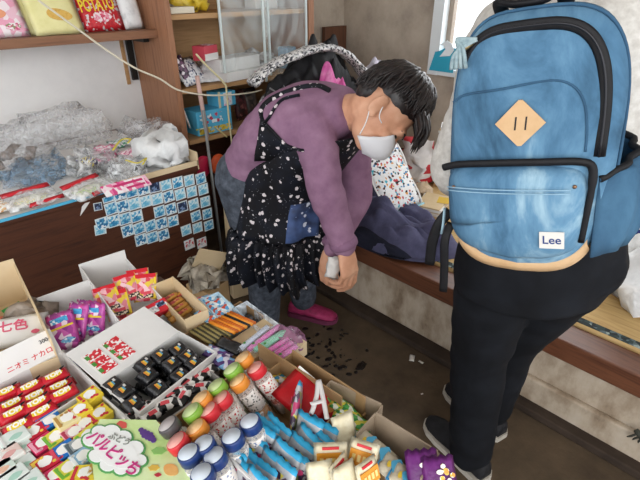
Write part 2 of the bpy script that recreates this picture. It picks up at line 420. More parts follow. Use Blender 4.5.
tag(obj('torn_sticker', bm, m_white, None, (p.x, YD+.0025, p.z)), 'torn white sticker scrap on the dark desk front left of the stickers', 'sticker')
# ---------------------------------------------------------------- heap of plastic on the desk
m_film = film('clear_film', 'fafcff', .20, .08, 30, .7, .9)
m_film2 = film('cloudy_film', 'f6f9fb', .34, .12, 26, .7, .9)
m_filmc = film('thin_film', 'fafcff', .12, .07, 45, .6, .9)
m_carrier = mottled('white_poly', ['d7dadb', 'e9ebeb', 'f4f5f5'], 14, .35, bmp=.5, bscale=30, bdist=.01)
def heap(name, label, cat, c, r, mat, amp=.03, sc=14, seed=0, rot=0, parts=None, group=None, sub=3):
    """a slumped soft bag: flattened ball, flat underneath, crumpled"""
    bm = BM(); bmesh.ops.create_icosphere(bm, subdivisions=sub, radius=1)
    for v in bm.verts:
        n = v.co.copy()
        v.co = Vector((n.x*r[0], n.y*r[1], max(n.z, -.55)*r[2]))
        d = noise.noise_vector(n*sc*.16+Vector((seed*5.1, seed, 2)))*amp*1.6+noise.noise_vector(n*sc*.45+Vector((seed, seed*2, 7)))*amp*.7
        d += n*(abs(noise.noise(n*sc*.3+Vector((seed*9, 1, 4))))-.25)*amp*1.8
        v.co += d
        v.co.z = max(v.co.z, -.55*r[2])
    for f in bm.faces: f.smooth = True
    o = obj(name, bm, mat, None, (c[0], c[1], c[2]+.55*r[2]), (0, 0, rot))
    return tag(o, label, cat, group)
z0 = DZ+.003
heap('clear_plastic_bag', 'large crumpled clear plastic bag leaning on the white wall at the back of the desk', 'plastic bag', (.62, 2.36, z0), (.26, .09, .12), m_film, .035, 18, 3, .05)
heap('clear_plastic_bag', 'crumpled clear plastic bag at the far left end of the desk', 'plastic bag', (.06, 2.16, z0), (.12, .18, .05), m_film, .03, 18, 5)
heap('clear_plastic_bag', 'clear plastic bag bulging at the middle of the desk, left of the pink strip', 'plastic bag', (.62, 1.92, z0), (.10, .085, .055), m_film2, .03, 20, 8)
heap('clear_plastic_bag', 'clear plastic bag heap behind the pink packets, beside the cabinet post', 'plastic bag', (.97, 2.17, z0), (.13, .11, .065), m_film, .03, 20, 9)
heap('clear_plastic_bag', 'low clear plastic bag at the front left of the desk by the red-sealed packets', 'plastic bag', (.20, 1.86, z0), (.15, .12, .035), m_filmc, .02, 20, 12)
a = at(126, 164, Z=z0+.05); heap('clear_plastic_bag', 'bright crinkled clear plastic bag right behind the pink printed strip', 'plastic bag', (a.x, a.y, z0), (.075, .075, .05), m_film2, .022, 20, 15)
# bag of brown bundles
t = thing('bundle_bag', 'clear bag of dark brown bundles at the back left of the desk', 'bag', (.36, 2.14, z0+.012), (0, 0, .15))
rr = random.Random(8)
for k in range(9):
    bm = BM(); a = rr.uniform(-.4, .4); x, y = (k % 5-2)*.042, (k//5)*.055-.03
    pouch(bm, .14, .04, .03, 6, 4, jit=.004, seed=k, M=xf((x, y, .03+.02*(k % 3)), (rr.uniform(-.3, .3), rr.uniform(-.3, .3), 1.2+a)))
    obj('bundle', bm, mottled('brown_bundle', ['3a302c', '6b5d54', '9a8d84', '4b3b38'], 30, .6), t)
bm = BM(); bmesh.ops.create_icosphere(bm, subdivisions=3, radius=1, matrix=xf((0, 0, .05), sc=(.17, .11, .07))); crumple(bm, .02, 14, 2)
for v in bm.verts: v.co.z = max(.001, v.co.z)
obj('bag_film', bm, m_filmc, t, smooth=True)
# blue bag and red-sealed packets
heap('blue_film_bag', 'clear bag of pale blue pieces in the middle of the desk, behind the red-sealed packets', 'bag', (.43, 2.0, z0), (.13, .10, .045), film('blue_film', 'a5c6e2', .26, .12, 30, .7, .8), .03, 20, 4, .3)
def sealed(lb, px, py, rotz, w=.17, h=.12, fill='e7dfae', seals=1, seed=1):
    p = at(px, py, Z=z0+.04)
    t = thing('red_sealed_packet', lb, 'packet', (p.x, p.y, z0), (0, 0, rotz), 'red-sealed packets on the desk')
    bm = BM(); pouch(bm, w, h, .045, 8, 7, jit=.008, seed=seed, M=xf((0, 0, .022), (.12, 0, 0))); crumple(bm, .004, 30, seed)
    for v in bm.verts: v.co.z = max(.0005, v.co.z)
    obj('packet_film', bm, m_film2, t)
    bm = BM(); pouch(bm, w*.7, h*.6, .02, 6, 5, jit=.004, seed=seed+5, M=xf((0, 0, .018), (.1, 0, 0)))
    obj('packet_contents', bm, printed('pale_contents_'+fill, [fill, 'f0ece0', 'e3d9c6', 'cfd8b8'], 60, .6), t)
    bm = BM(); pouch(bm, w*.92, .022, .006, 8, 2, M=xf((0, h*.36, .042), (.5, 0, .04))); obj('red_seal', bm, m_red, t)
    if seals > 1:
        bm = BM(); pouch(bm, w*.7, .016, .005, 8, 2, M=xf((.03, -h*.42, .02), (.9, 0, .06))); obj('red_seal', bm, m_red, t)
sealed('red-sealed clear packet at the front left of the desk, the leftmost', 30, 194, .05, seals=2, seed=2)
sealed('red-sealed clear packet in the middle of the desk, tilted towards the pink strip', 88, 184, .30, .17, .12, 'b9cf92', 2, 6)
# pink and white printed strip
p = at(127, 183, Z=z0+.04)
t = thing('pink_card_strip', 'long pink and white printed card strip lying on the front edge of the desk', 'card', (p.x, p.y+.01, z0+.026), (.5, 0, yaw((108, 196), (178, 176), z0)))
bm = BM(); box(bm, (0, 0, 0), (.17, .052, .004)); obj('strip_card', bm, printed('pink_strip', ['f3dfe6', 'e77aa5', 'f6edf0', 'd9478a', 'f3c3d6', 'f8f4f5'], 45, .5, (1, .6, 1)), t)
bm = BM(); box(bm, (.01, .01, .003), (.11, .010, .002)); box(bm, (.03, -.012, .003), (.07, .008, .002)); obj('strip_print', bm, plain('magenta_ink', 'c8326f', .5), t)
# pink and purple packets
for k, (px, py, w, h, rz, rx, cols, lb) in enumerate((
    (138, 148, .17, .08, .4, .4, ['e8c3cf', 'd88ba6', 'f2e7ea', 'b96c86'], 'pink striped packet with a yellow tie, behind the clear bags near the post'),
    (105, 152, .09, .11, -.5, .5, ['c9477f', 'f1e8ec', 'e892b3', 'efe7ea'], 'magenta and white packet among the clear bags, mid desk'),
    (88, 156, .07, .07, .6, .4, ['4a3a80', 'e8d66b', '2f2a52', 'efefef'], 'small purple and yellow packet beside the blue film bag'),
    (120, 139, .10, .07, .1, .3, ['3f8f6a', 'd9dfe0', '8a8f94', 'e9e9ec'], 'small green and grey packet under the clear bag at the back'),
    (155, 142, .15, .07, .3, .5, ['d96f92', 'f5dfe6', 'efb9ca', 'c95a80'], 'pale pink striped packet next to the white carrier bag'),
    (2, 208, .10, .08, .2, .2, ['e8c79b', 'f3efe8', 'd89a5c', 'f3efe8'], 'orange and white packet at the left edge of the desk'))):
    p = at(px, py, Z=z0+.07); bm = BM(); pouch(bm, w, h, .03, 8, 6, jit=.008, seed=k+20, M=xf((0, 0, 0), (rx, 0, 0)))
    zb = min(v.co.z for v in bm.verts)
    tag(obj('snack_packet', bm, printed('desk_packet_%s' % 'abcdef'[k], cols, 55, .35, (1, 3, 1)), None, (p.x, max(p.y, YD+.06), z0+.002-zb+(.03 if k != 5 else 0)), (0, 0, rz)), lb, 'packet', 'loose packets on the desk')
m_yel = plain('yellow_tie', 'd9cb4a', .5)
for k, (pts, lb) in enumerate((([(113, 150), (121, 140), (130, 139), (128, 143)], 'yellow paper tie looped on the packets at the back of the desk'), ([(126, 160), (138, 163), (146, 158), (143, 164)], 'yellow paper tie lying nearer the white carrier bag'))):
    bm = BM(); tube(bm, spline([at(x, y, Z=z0+.125-.03*k+.006*i) for i, (x, y) in enumerate(pts)], 5), .005, 6, sq=.4); tag(obj('paper_tie', bm, m_yel), lb, 'tie')
# white carrier bag
t = heap('carrier_bag', 'white plastic carrier bag, bunched up, at the right end of the desk', 'carrier bag', (.868, 1.81, z0+.008), (.105, .11, .08), m_carrier, .026, 16, 21)
bm = BM()
for k in range(2): tube(bm, spline([(.03, .02+.03*k, .05), (.07, .05, .085), (.10-.02*k, .06, .06), (.095, .03, .0)], 5), [.02]*15+[.012], 8, sq=.5)
crumple(bm, .008, 40, 3); obj('bag_handle', bm, m_carrier, t, smooth=True)
# ---------------------------------------------------------------- wall shelf and its goods
YF = 2.215; SZ = 1.178
sh = thing('wall_shelf', 'brown wooden wall shelf holding snack packets, high on the white wall', 'shelf', (.30, YW, SZ))
bm = BM(); box(bm, (0, -(YW-YF)/2, .0175), (1.68, YW-YF, .035), bev=.002); obj('shelf_board', bm, m_wood, sh)
bm = BM(); box(bm, (.81, -.012, -.11), (.028, .02, .22)); box(bm, (.81, -.11, -.012), (.028, .2, .022)); obj('bracket', bm, plain('dark_metal', '2b2a28', .4, .5), sh, label='dark metal bracket')
bm = BM(); box(bm, (.775, -.006, -.12), (.016, .012, .24)); obj('batten', bm, m_plyw, sh, label='thin tan batten')
ZS = SZ+.035
def upright(name, lb, px0, px1, h, mats, mi, yb, lean, cat='packet', d=.03, group='packets on the wall shelf', art=None, seed=0, ht=0):
    a, b = at(px0, 32, Y=yb), at(px1, 32, Y=yb); w_ = b.x-a.x
    t = thing(name, lb, cat, ((a.x+b.x)/2, yb, ZS+.001), (0, 0, ht), group)
    bm = BM(); M = xf((0, math.sin(lean)*h/2+d*.3, h/2*math.cos(lean)), (PI/2-lean, 0, 0))
    pouch(bm, w_, h, d, 8, 8, mi, jit=.004, seed=seed, M=M)
    dz = min(v.co.z for v in bm.verts)
    for v in bm.verts: v.co.z -= dz
    obj('wrapper', bm, mats, t)
    if art: art(t, xf((0, 0, -dz)) @ M, w_, h, d)
    return t
def art_pink(t, M, w_, h, d):
    bm = BM(); poly(bm, oval(w_*.55, h*.2, 18, -w_*.1, -h*.1), .002, M=M @ xf((0, 0, d*.5+.001)))
    obj('orange_print', bm, plain('peach_ink', 'e8a07c', .4), t)
    bm = BM(); poly(bm, oval(w_*.3, h*.14, 14, w_*.22, -h*.33, .1), .002, M=M @ xf((0, 0, d*.30+.001)))
    obj('flower_print', bm, printed('flower_ink', ['d0467a', 'f3e9ec', '8a9a6b', 'e69db8'], 120), t)
upright('snack_packet', 'pink and white snack packet with an orange print, leftmost on the wall shelf', -24, 31, .22, [printed('pink_white_pack', ['f6e9ee', 'f1c6d6', 'efb6cb', 'f6eef1', 'eea9c2'], 30, .3)], None, YF+.05, .5, art=art_pink, seed=1)
def art_yel(t, M, w_, h, d):
    bm = BM(); poly(bm, oval(w_*.5, h*.22, 18, w_*.12, -h*.14, .04, 3), .002, M=M @ xf((0, 0, d*.48+.001), (0, 0, -.2)))
    obj('snack_print', bm, mottled('snack_ink', ['c99a45', 'e0b964', 'd8a850'], 60, .5), t)
m_cream = mottled('cream_green_pack', ['e0db9a', 'ebe6ab', 'f0edc2'], 10, .35, bmp=.1)
upright('snack_packet', 'pale yellow-green snack packet with a brown snack picture, in front of its twin', 36, 86, .22, [m_cream], None, YF+.035, .50, art=art_yel, seed=2)
upright('snack_packet', 'pale yellow-green snack packet half hidden behind its twin on the shelf', 28, 76, .23, [m_cream], None, YF+.075, .50, art=None, seed=3)
upright('snack_packet', 'dark edged snack packet wedged between the pink and the yellow packets', 22, 40, .22, [printed('dark_pack', ['3b3a34', '6b6a4a', 'b8b58a', '2b2a28'], 40, .4)], None, YF+.12, .4, seed=4)
def art_red(t, M, w_, h, d):
    bm = BM(); Mx = M @ xf((0, 0, d*.5+.0015), (0, 0, .06))
    text_bm(bm, 'POTATO', w_*.21, Mx @ xf((-.01, -h*.02, 0), sc=(1, 1.9, 1)), 0, .02); obj('yellow_lettering', bm, plain('yellow_ink', 'ead23c', .4), t)
    bm = BM(); poly(bm, oval(w_*.45, h*.2, 14, 0, -h*.24, .1, 5), .002, M=M @ xf((0, 0, d*.42))); obj('pink_print', bm, printed('pink_splash', ['e89bb0', 'f3dfe4', 'd8506e'], 70), t)
upright('snack_packet', 'red snack packet with yellow lettering, on the wall shelf', 86, 127, .22, [printed('red_pack', ['c4222f', 'cf2f3a', 'b81c2a', 'd6d0d2', 'c4222f', 'c9303a', 'bb1f2c', 'cf2f3a'], 70, .3)], None, YF+.06, .35, art=art_red, seed=5)
upright('snack_packet', 'black snack packet beside the red packet at the right of the shelf', 122, 134, .2, [plain('blackish_pack', '1d1d20', .4)], None, YF+.09, .2, seed=6)
upright('snack_packet', 'white snack packet next to the cabinet post, rightmost on the wall shelf', 127, 147, .19, [mottled('white_pack', ['c9cbcd', 'e6e8e8', 'dfe1e2'], 20, .3, bmp=.4)], None, YF+.06, .3, seed=7, d=.05)
# ---------------------------------------------------------------- display cabinet
XC, YC = 1.135, 2.115
cb = thing('display_cabinet', 'wooden display cabinet with sliding glass doors standing beside the desk', 'cabinet', (XC, YC, 0))
CW, CD, CH = .93, YW-YC-.008, 1.9
bm = BM(); box(bm, (.014, CD/2, CH/2), (.028, CD, CH)); obj('side_panel', bm, m_woodv, cb)
bm = BM(); box(bm, (CW-.02, CD/2, CH/2), (.04, CD, CH)); obj('side_panel', bm, m_woodv, cb)
bm = BM(); box(bm, (CW/2, CD-.006, CH/2+.34), (CW-.06, .01, CH-.68)); obj('back_panel', bm, m_plyw, cb)
bm = BM(); box(bm, (CW/2, CD-.006, .34), (CW-.06, .01, .68)); obj('back_panel', bm, m_desk, cb, label='dark lower back panel, shade painted in')  # dark wood puts the shade of the lower bay into the colour
for z, d in ((.685, CD), (.935, CD-.02), (1.265, CD-.04), (1.70, CD)):
    bm = BM(); box(bm, (CW/2-.005, CD-d/2-.012, z), (CW-.072, d-.014, .022)); obj('shelf_board', bm, m_plyw, cb)
bm = BM(); box(bm, (.315, .012, 1.25), (.035, .02, 1.25-.62)) if 0 else box(bm, (CW/2, .012, 1.72), (CW-.07, .022, .05)); obj('top_rail', bm, m_woodv, cb)
m_glass = film('cabinet_glass', 'e6f0f0', .13, .05, 4, .03, .5)
for x0, x1, y in ((.30, .62, .028), (.56, .885, .012)):
    g = BM(); box(g, ((x0+x1)/2, y, 1.30), (x1-x0, .004, .76)); gd = obj('glass_door', g, m_glass, cb)
    g = BM(); box(g, (x0+.006, y, 1.30), (.012, .008, .76)); box(g, (x1-.006, y, 1.30), (.012, .008, .76)); obj('door_edge', g, plain('pale_edge', 'c9d3d2', .3), gd)
# goods in the cabinet
def cbox(name, lb, px, py, Yv, zb, size, mats, rz=0, art=None, cat='box', group=None):
    p = at(px, py, Y=Yv)
    t = thing(name, lb, cat, (p.x, Yv, zb+.001), (0, 0, rz), group)
    bm = BM(); box(bm, (0, 0, size[2]/2), size, bev=.002); obj('carton', bm, mats, t)
    if art: art(t, size)
    return t
def face(t, size, w_, h, x=0, z=0, mat=None, nm='front_print'):
    bm = BM(); box(bm, (x, -size[1]/2-.0006, size[2]/2+z), (w_, .0012, h)); obj(nm, bm, mat, t)
SB = .697; SM_ = .947; ST = 1.277
m_lb = plain('light_blue_card', '57b4da', .5)
cbox('carton', 'light blue carton on top of the wider one in the cabinet', 221, 95, 2.19, SB+.126, (.115, .10, .075), m_lb, .05, lambda t, s: (face(t, s, .055, .065, .005, 0, printed('pale_panel', ['e7edf0', 'dfe9ee', 'eef2f4', 'e9b9c8'], 60)), face(t, s, .014, .085, -.05, 0, plain('cream_strip', 'd9cfae', .5))))
cbox('carton', 'wide light blue carton at the bottom of the pair in the cabinet', 207, 113, 2.205, SB, (.215, .14, .124), m_lb, .0, lambda t, s: (face(t, s, .20, .03, 0, -.040, printed('yellow_band', ['d8c24a', '7fb5d0', 'd8c24a', '9a7f3a'], 60)), face(t, s, .14, .05, -.02, .02, printed('white_blobs', ['57b4da', 'e4eef2', '57b4da', 'c2405a', '57b4da', '57b4da'], 45))))
cbox('carton', 'long white carton slanting across the cabinet shelf', 232, 58, 2.24, SM_+.046, (.30, .13, .062), m_wcard, .16)
cbox('carton', 'flat white carton with red lettering under the long white one', 238, 66, 2.215, SM_, (.31, .15, .044), m_wcard, .14, lambda t, s: face(t, s, .02, .018, .06, 0, plain('red_mark', 'cc3040', .5)))
p = at(205, 47, Y=2.22)
t = thing('red_white_carton', 'small red and white carton lying tilted on the long white carton', 'box', (p.x-.005, 2.215, SM_+.109), (0, 0, .35))
bm = BM(); box(bm, (0, 0, .036), (.11, .075, .07), bev=.002); obj('carton', bm, plain('rose_red_card', 'c84a58', .5), t)
bm = BM(); box(bm, (0, -.0385, .018), (.108, .002, .032)); obj('carton_band', bm, m_white, t)
bm = BM(); box(bm, (.02, 0, .0715), (.05, .05, .0015)); obj('carton_label', bm, printed('label_rose', ['ecdadd', 'd88a95', 'f2e9ea'], 70), t)
# printed bags on the left of the shelf, tipping over its edge
m_wb = printed('white_blue_print', ['e9ecef', 'dfe3e8', '5a6a8c', 'eceff1', 'c6ccd6', 'e7eaee', '39445f'], 60, .35)
for k, (px, py, w_, h, rz, rx, m, lb) in enumerate((
    (183, 58, .07, .15, .5, 1.2, printed('plum_pack', ['3e2a3f', '6a4a66', 'e6e0e6', '2c2030'], 40, .4), 'dark plum packet standing against the cabinet side'),
    (191, 63, .18, .15, .35, .9, m_wb, 'white packet with blue drawing, tipping over the cabinet shelf edge'),
    (207, 74, .20, .13, -.2, .35, mottled('white_crinkle', ['c4c7ca', 'e3e5e7', 'f0f1f2'], 30, .3, bmp=.6), 'white crinkled packet lying under the blue-printed one'),
    (186, 44, .10, .07, .1, .4, mottled('grey_crinkle', ['8c8f90', 'c3c6c7', 'dcdedf'], 30, .3, bmp=.6), 'grey crinkled packet behind the plum packet'))):
    q = at(px, py, Y=2.19+.05*(k == 3)); bm = BM(); pouch(bm, w_, h, .03, 7, 7, jit=.006, seed=k+40, M=xf((0, 0, 0), (rx, 0, 0)))
    zb = min(v.co.z for v in bm.verts)
    tag(obj('snack_packet', bm, m, None, (q.x, 2.20+.05*(k == 3)+.02*k, SM_+.003-zb), (0, 0, rz)), lb, 'packet', 'packets in the cabinet')
heap('yellow_bag', 'crumpled yellow bag on the upper cabinet shelf', 'bag', (1.37, 2.32, ST), (.10, .09, .085), mottled('yellow_film', ['d9b42a', 'e8cb45', 'efe08a'], 14, .35, bmp=.4), .025, 18, 31)
heap('grey_bag', 'grey-brown crumpled bag at the left of the upper cabinet shelf', 'bag', (1.235, 2.36, ST), (.065, .08, .06), mottled('grey_brown_film', ['6f665c', 'a59c92', 'c9c3bb'], 18, .4, bmp=.4), .02, 18, 33)
cbox('carton', 'flat cream carton on the upper cabinet shelf under the yellow bag', 178, 14, 2.215, ST, (.13, .09, .028), plain('cream_card', 'd3cbb8', .6), .05)
for k, (px, py, Yv, s, lb) in enumerate(((262, 20, 2.34, (.16, .1, .24), 'tall white carton behind the glass, left'), (290, 18, 2.38, (.15, .08, .28), 'tall white carton behind the glass, right'))):
    cbox('carton', lb, px, py, Yv, ST, s, m_wcard, 0)
heap('clear_plastic_bag', 'clear plastic bag with pale goods on the cabinet shelf behind the glass', 'plastic bag', (1.78, 2.30, SM_), (.13, .11, .075), m_film2, .03, 18, 35)
cbox('carton', 'small blue carton behind the glass near the right frame', 287, 46, 2.27, SM_, (.08, .08, .12), plain('mid_blue_card', '7aa8cf', .5), .1)
for k, (px, py, w_, lb, cl) in enumerate(((229, 73, .10, 'dark pink packet squeezed beneath the cartons', 'a0566a'), (262, 100, .09, 'tan sachet sticking up beside the black bag', 'c9ab74'))):
    pass
# dark clutter on the bottom shelf
for k, (px, lb, cols) in enumerate(((241, 'dark red packet standing on the cabinet shelf right of the cartons', ['4a2022', '6a3236', '2b1a1a', '8a5a52']), (252, 'dark brown packet standing at the right of the cabinet shelf', ['2e2622', '54463c', '3c2f2a', '1f1a18']))):
    q = at(px, 100, Y=2.26); bm = BM(); pouch(bm, .10, .17, .05, 6, 7, jit=.006, seed=50+k, M=xf((0, 0, .088), (PI/2-.2, 0, 0)))
    dz = min(v.co.z for v in bm.verts)
    tag(obj('snack_packet', bm, printed('dark_clutter_%s' % 'ab'[k], cols, 30, .5), None, (q.x, 2.27, SB+.001-dz), (0, 0, .1)), lb, 'packet', 'packets in the cabinet')
a = at(214, 72, Y=2.25); heap('clear_plastic_bag', 'clear crinkled bag on the cabinet shelf between the cartons and printed packets', 'plastic bag', (a.x+.02, 2.33, SM_), (.10, .08, .06), m_film2, .02, 18, 37)
a = at(212, 268, Y=1.60)
bm = BM(); box(bm, (0, 0, .0), (.11, .004, .13), rot=(.5, .35, 0)); tag(obj('card_scrap', bm, m_tanc, None, (.775, 1.375, .47), (0, 0, -.5)), 'tan torn card scrap stuck in the crumpled paper bundle behind the sweets', 'cardboard')
# pink tube and white slat leaning in the cabinet mouth
def stick(name, lb, cat, a, b, r, mat, sq=1):
    bm = BM(); tube(bm, [a, (Vector(a)+Vector(b))/2, b], r, 10, sq=sq); return tag(obj(name, bm, mat), lb, cat)
stick('pink_tube', 'pale pink tube standing upright before the blue cartons', 'tube', (1.268, 2.105, SB+.0), at(197, 76, Y=2.10), .011, plain('dusty_pink', 'c9a8a0', .5))
stick('white_ruler', 'short white ruler leaning beside the cabinet post', 'ruler', at(190, 128, Y=2.13), at(183, 109, Y=2.13), .009, m_white, .35)
# ledge scraps
m_scr = printed('scrap_print', ['d8cf6a', 'e6e2cf', '7fa08a', 'c9a35a'], 60, .5)
for k, (a, b, lb) in enumerate((((196, 130), (212, 127), 'yellow-green wooden tongs-like scrap on the cabinet ledge'), ((214, 126), (227, 137), 'cream stick jutting over the cabinet ledge'))):
    stick('wooden_stick', lb, 'stick', at(*a, Y=2.14), at(*b, Y=2.10), .006, plain('cream_wood', 'd2c48a', .6) if k else m_scr, .6)
# round paddles below the shelf
for k, (px, py, r, col, lb) in enumerate(((203, 167, .058, 'c8254d', 'round crimson disc hanging under the cabinet ledge'), (218, 164, .054, 'd2562a', 'round orange disc hanging next to the crimson one'))):
    q = at(px, py, Y=2.04-.02*k)
    t = thing('round_disc', lb, 'disc', q, (0, 0, 0), 'discs under the cabinet ledge')
    bm = BM(); lathe(bm, [(.001, -.012), (r*.7, -.010), (r, -.003), (r, .003), (r*.7, .010), (.001, .012)], 28, xf(rot=(PI/2, 0, .25))); obj('disc_face', bm, plain('disc_'+col, col, .4), t)
    bm = BM(); tube(bm, [(0, .02, r*.9), (0, .10, .47-q.z+.15)], .003, 6); obj('hanging_cord', bm, m_black, t)
# cords and poles
m_cord = plain('ivory_cord', 'd9d2bd', .5)
pts = [at(38, 0, Y=2.14), at(75, 27, Y=2.14), at(108, 51, Y=2.13), at(135, 68, Y=2.11), at(160, 79, Y=2.10), at(178, 90, Y=2.08), at(205, 95, Y=2.07), at(228, 95, Y=2.06), at(249, 93, Y=2.05), at(262, 90, Y=2.06)]
bm = BM(); tube(bm, spline(pts, 5), .0042, 8); tag(obj('power_cord', bm, m_cord), 'ivory cord sagging from the wall shelf across the cabinet front', 'cord')
pts = [at(196, 54, Y=2.09), at(205, 64, Y=2.085), at(224, 83, Y=2.08), at(226.5, 92, Y=2.08), at(229, 120, Y=2.08), at(232, 145, Y=2.08), at(235, 185, Y=2.07)]
bm = BM(); tube(bm, spline(pts, 5), .005, 8); tag(obj('power_cord', bm, plain('yellowed_cord', 'd3caa0', .5)), 'yellowed cord dropping straight down in front of the blue cartons', 'cord')
a, b = at(203, 110, Y=1.98), at(223, 262, Y=1.86)
bm = BM(); b.z = .0; tube(bm, [a, b], .0075, 10); tag(obj('metal_pole', bm, plain('grey_pole', '8f9394', .35, .3)), 'thin grey pole leaning between the desk and the cabinet', 'pole')
# cardboard and paper standing on the floor between desk and woman
p = at(236, 262, Y=1.74)
t = thing('cardboard_panel', 'upright tan cardboard wrapped with pink paper at its top, behind the woman', 'cardboard', (p.x-.015, 1.66, 0), (0, 0, -.25))
bm = BM(); box(bm, (0, 0, .30), (.13, .05, .60), rot=(0, .03, 0), bev=.004); obj('card_tube', bm, m_tanc, t)
bm = BM(); pouch(bm, .10, .12, .05, 6, 6, jit=.01, seed=3, M=xf((-.005, -.01, .58), (PI/2, 0, 0))); pouch(bm, .05, .42, .02, 4, 8, jit=.006, seed=4, M=xf((.04, -.03, .40), (PI/2, 0, 0))); obj('pink_paper', bm, mottled('pale_pink_paper', ['c79cb2', 'dcb9c9', 'e6cdd8'], 20, .7), t)
bm = BM(); box(bm, (0, 0, .17), (.12, .12, .34), bev=.003); tag(obj('storage_box', bm, m_card, None, (.78, 1.43, 0), (0, 0, .2)), 'tall brown cardboard box on the floor under the crumpled paper', 'box')
heap('paper_bundle', 'crumpled kraft and newspaper bundle on a brown box behind the sweets', 'paper', (.78, 1.43, .341), (.075, .07, .07), mottled('old_newspaper', ['83786a', 'ada292', 'c7bca9', '8f8a6a'], 22, .85, bmp=.5), .03, 20, 41)
# ================================================================ display table with boxes of sweets
TZ, RIM = .68, .755
tb = thing('display_table', 'low wooden display table crowded with open boxes of sweets', 'table', (0, .54, 0))
TX0, TX1, TY0, TY1 = -.62, .452, .0, 1.10
bm = BM(); box(bm, ((TX0+TX1)/2, 0, TZ-.0125), (TX1-TX0, TY1-TY0, .025), bev=.003); obj('table_top', bm, wood('dark_table_wood', '3a2a1f', '594232', 1, 4, .5), tb)
for x in (TX0+.04, TX1-.04):
    for y in (-.5, .5):
        bm = BM(); box(bm, (x, y, (TZ-.025)/2), (.045, .045, TZ-.025)); obj('leg', bm, MC['dark_table_wood'], tb)
class Tray: pass
def tray(lb, A, B, Cc, z=RIM, h=.07, hs=(1, 1, 1, 1), mats=None, th=.003, name='open_box', cat='box', base_z=TZ+.001, inner=None, right=False):
    """open carton from three rim corners: back-left, back-right, front-right. hs: wall heights back, right, front, left"""
    a, b, c = at(*A, Z=z), at(*B, Z=z), at(*Cc, Z=z)
    for p in (a, b, c): p.z = 0
    w_ = (b-a).length; ux = (b-a).normalized(); uy = Vector((ux.y, -ux.x, 0)); d = max(.02, (c-b).dot(uy))
    o = Tray(); o.w, o.d, o.h, o.z = w_, d, h, base_z; o.ang = math.atan2(ux.y, ux.x); o.a, o.ux, o.uy = a, ux, uy
    if right:
        uy = (c-b).normalized(); ux = Vector((-uy.y, uy.x, 0)); d = (c-b).length; w_ = abs((b-a).dot(ux)); a = b-ux*w_; o.w, o.d = w_, d; o.ang = math.atan2(ux.y, ux.x); o.a, o.ux, o.uy = a, ux, uy
    mid = a+ux*(w_/2)+uy*(d/2)
    t = thing(name, lb, cat, (mid.x, mid.y, base_z), (0, 0, o.ang))
    bm = BM(); box(bm, (0, 0, th/2), (w_, d, th), mi=1 if inner else 0)
    for k, (cx, cy, sx, sy) in enumerate(((0, d/2, w_+th, th), (w_/2, 0, th, d-th), (0, -d/2, w_+th, th), (-w_/2, 0, th, d-th))):
        if hs[k] > 0: box(bm, (cx, cy, h*hs[k]/2), (sx, sy, h*hs[k]))
    mats = mats or m_wcard
    obj('box_walls', bm, [mats] + ([inner] if inner else []), t); o.t = t
    o.P = lambda u, v, zz=0: Vector((*(a+ux*(w_*u)+uy*(d*v)).xy, base_z+th+zz))
    return o
def lowest(o): 
    return min((o.matrix_basis @ v.co).z for v in o.data.vertices)
# ---- red wrapped sweets -------------------------------------------------------------------------
m_rw = mottled('red_wrapper', ['b01728', 'c81f30', 'd43a46'], 40, .3, bmp=.15); m_yl = plain('yellow_oval', 'e5c93a', .4); m_wt = plain('white_print', 'f0efec', .4); m_bk = plain('black_print', '17171a', .4)
def mk_red():
    t = thing('red_wrapped_sweet', '', 'sweet')
    bm = BM(); pouch(bm, .050, .026, .020, 10, 6, e=.35, jit=.002, seed=4, M=xf((0, 0, .010))); obj('wrapper', bm, m_rw, t)
    bm = BM(); poly(bm, oval(.031, .0135, 16, lob=.05), .0006, M=xf((0, 0, .0196))); obj('oval_print', bm, m_yl, t)
    bm = BM(); text_bm(bm, 'TOP!', .0125, xf((0, 0, .0203)), 0, .05); obj('lettering', bm, m_wt, t)
    bm = BM(); poly(bm, [(.014, .004), (.021, .0075), (.022, .0105), (.012, .008)], .0006, M=xf((0, 0, .0192))); obj('dark_print', bm, m_bk, t)
    return t
rb = tray('white open box of red wrapped sweets with its printed lid standing behind', (-30, 392), (60, 346), (87, 392), h=.06, hs=(1, 1, .55, 1))
bm = BM(); box(bm, (0, rb.d/2+.016, .080), (rb.w, .003, .055), rot=(-.62, 0, 0)); ld = obj('lid', bm, m_wcard, rb.t)
Ml = xf((0, rb.d/2+.016, .080), (-.62, 0, 0)) @ xf((0, -.0017, 0), (PI/2, 0, 0))
bm = BM(); text_bm(bm, 'ニオミ ナカロ', .0135, Ml @ xf((rb.w*.16, -.012, 0)), 0, .01); obj('lid_lettering', bm, m_red, ld)
bm = BM(); text_bm(bm, '300g', .011, Ml @ xf((rb.w*.39, .010, 0)), 0, .02); obj('lid_small_print', bm, plain('grey_print', '55555a', .5), ld)
ya = yaw((3, 398), (28, 386), RIM)
names = ['nearest the lid', 'second from the lid', 'third from the lid', 'fourth from the lid']
colsn = [('right', [(52, 371), (56, 380), (60.5, 388)]), ('middle', [(28, 381), (32, 389.5), (35.5, 397.5), (39, 405)]), ('left', [(3, 387), (8, 397.5), (11, 408), (15, 419)])]
for cn, L in colsn:
    for k, q in enumerate(L):
        p = at(*q, Z=RIM-.004); p.z = TZ+.046-.004*(k % 2)+.0005*k
        place('redsweet', mk_red, p, (.28, R.uniform(-.06, .06), ya+R.uniform(-.06, .06)), 'red wrapped sweet with yellow oval, %s, %s column' % (names[k], cn), 'red wrapped sweets')
for k in range(6):   # the layer underneath
    p = rb.P(.2+.3*(k % 3), .3+.4*(k//3), .006)
    place('redsweet', mk_red, p, (0, 0, ya), 'red wrapped sweet lying in the bottom layer of the white box', 'red wrapped sweets in the bottom layer')
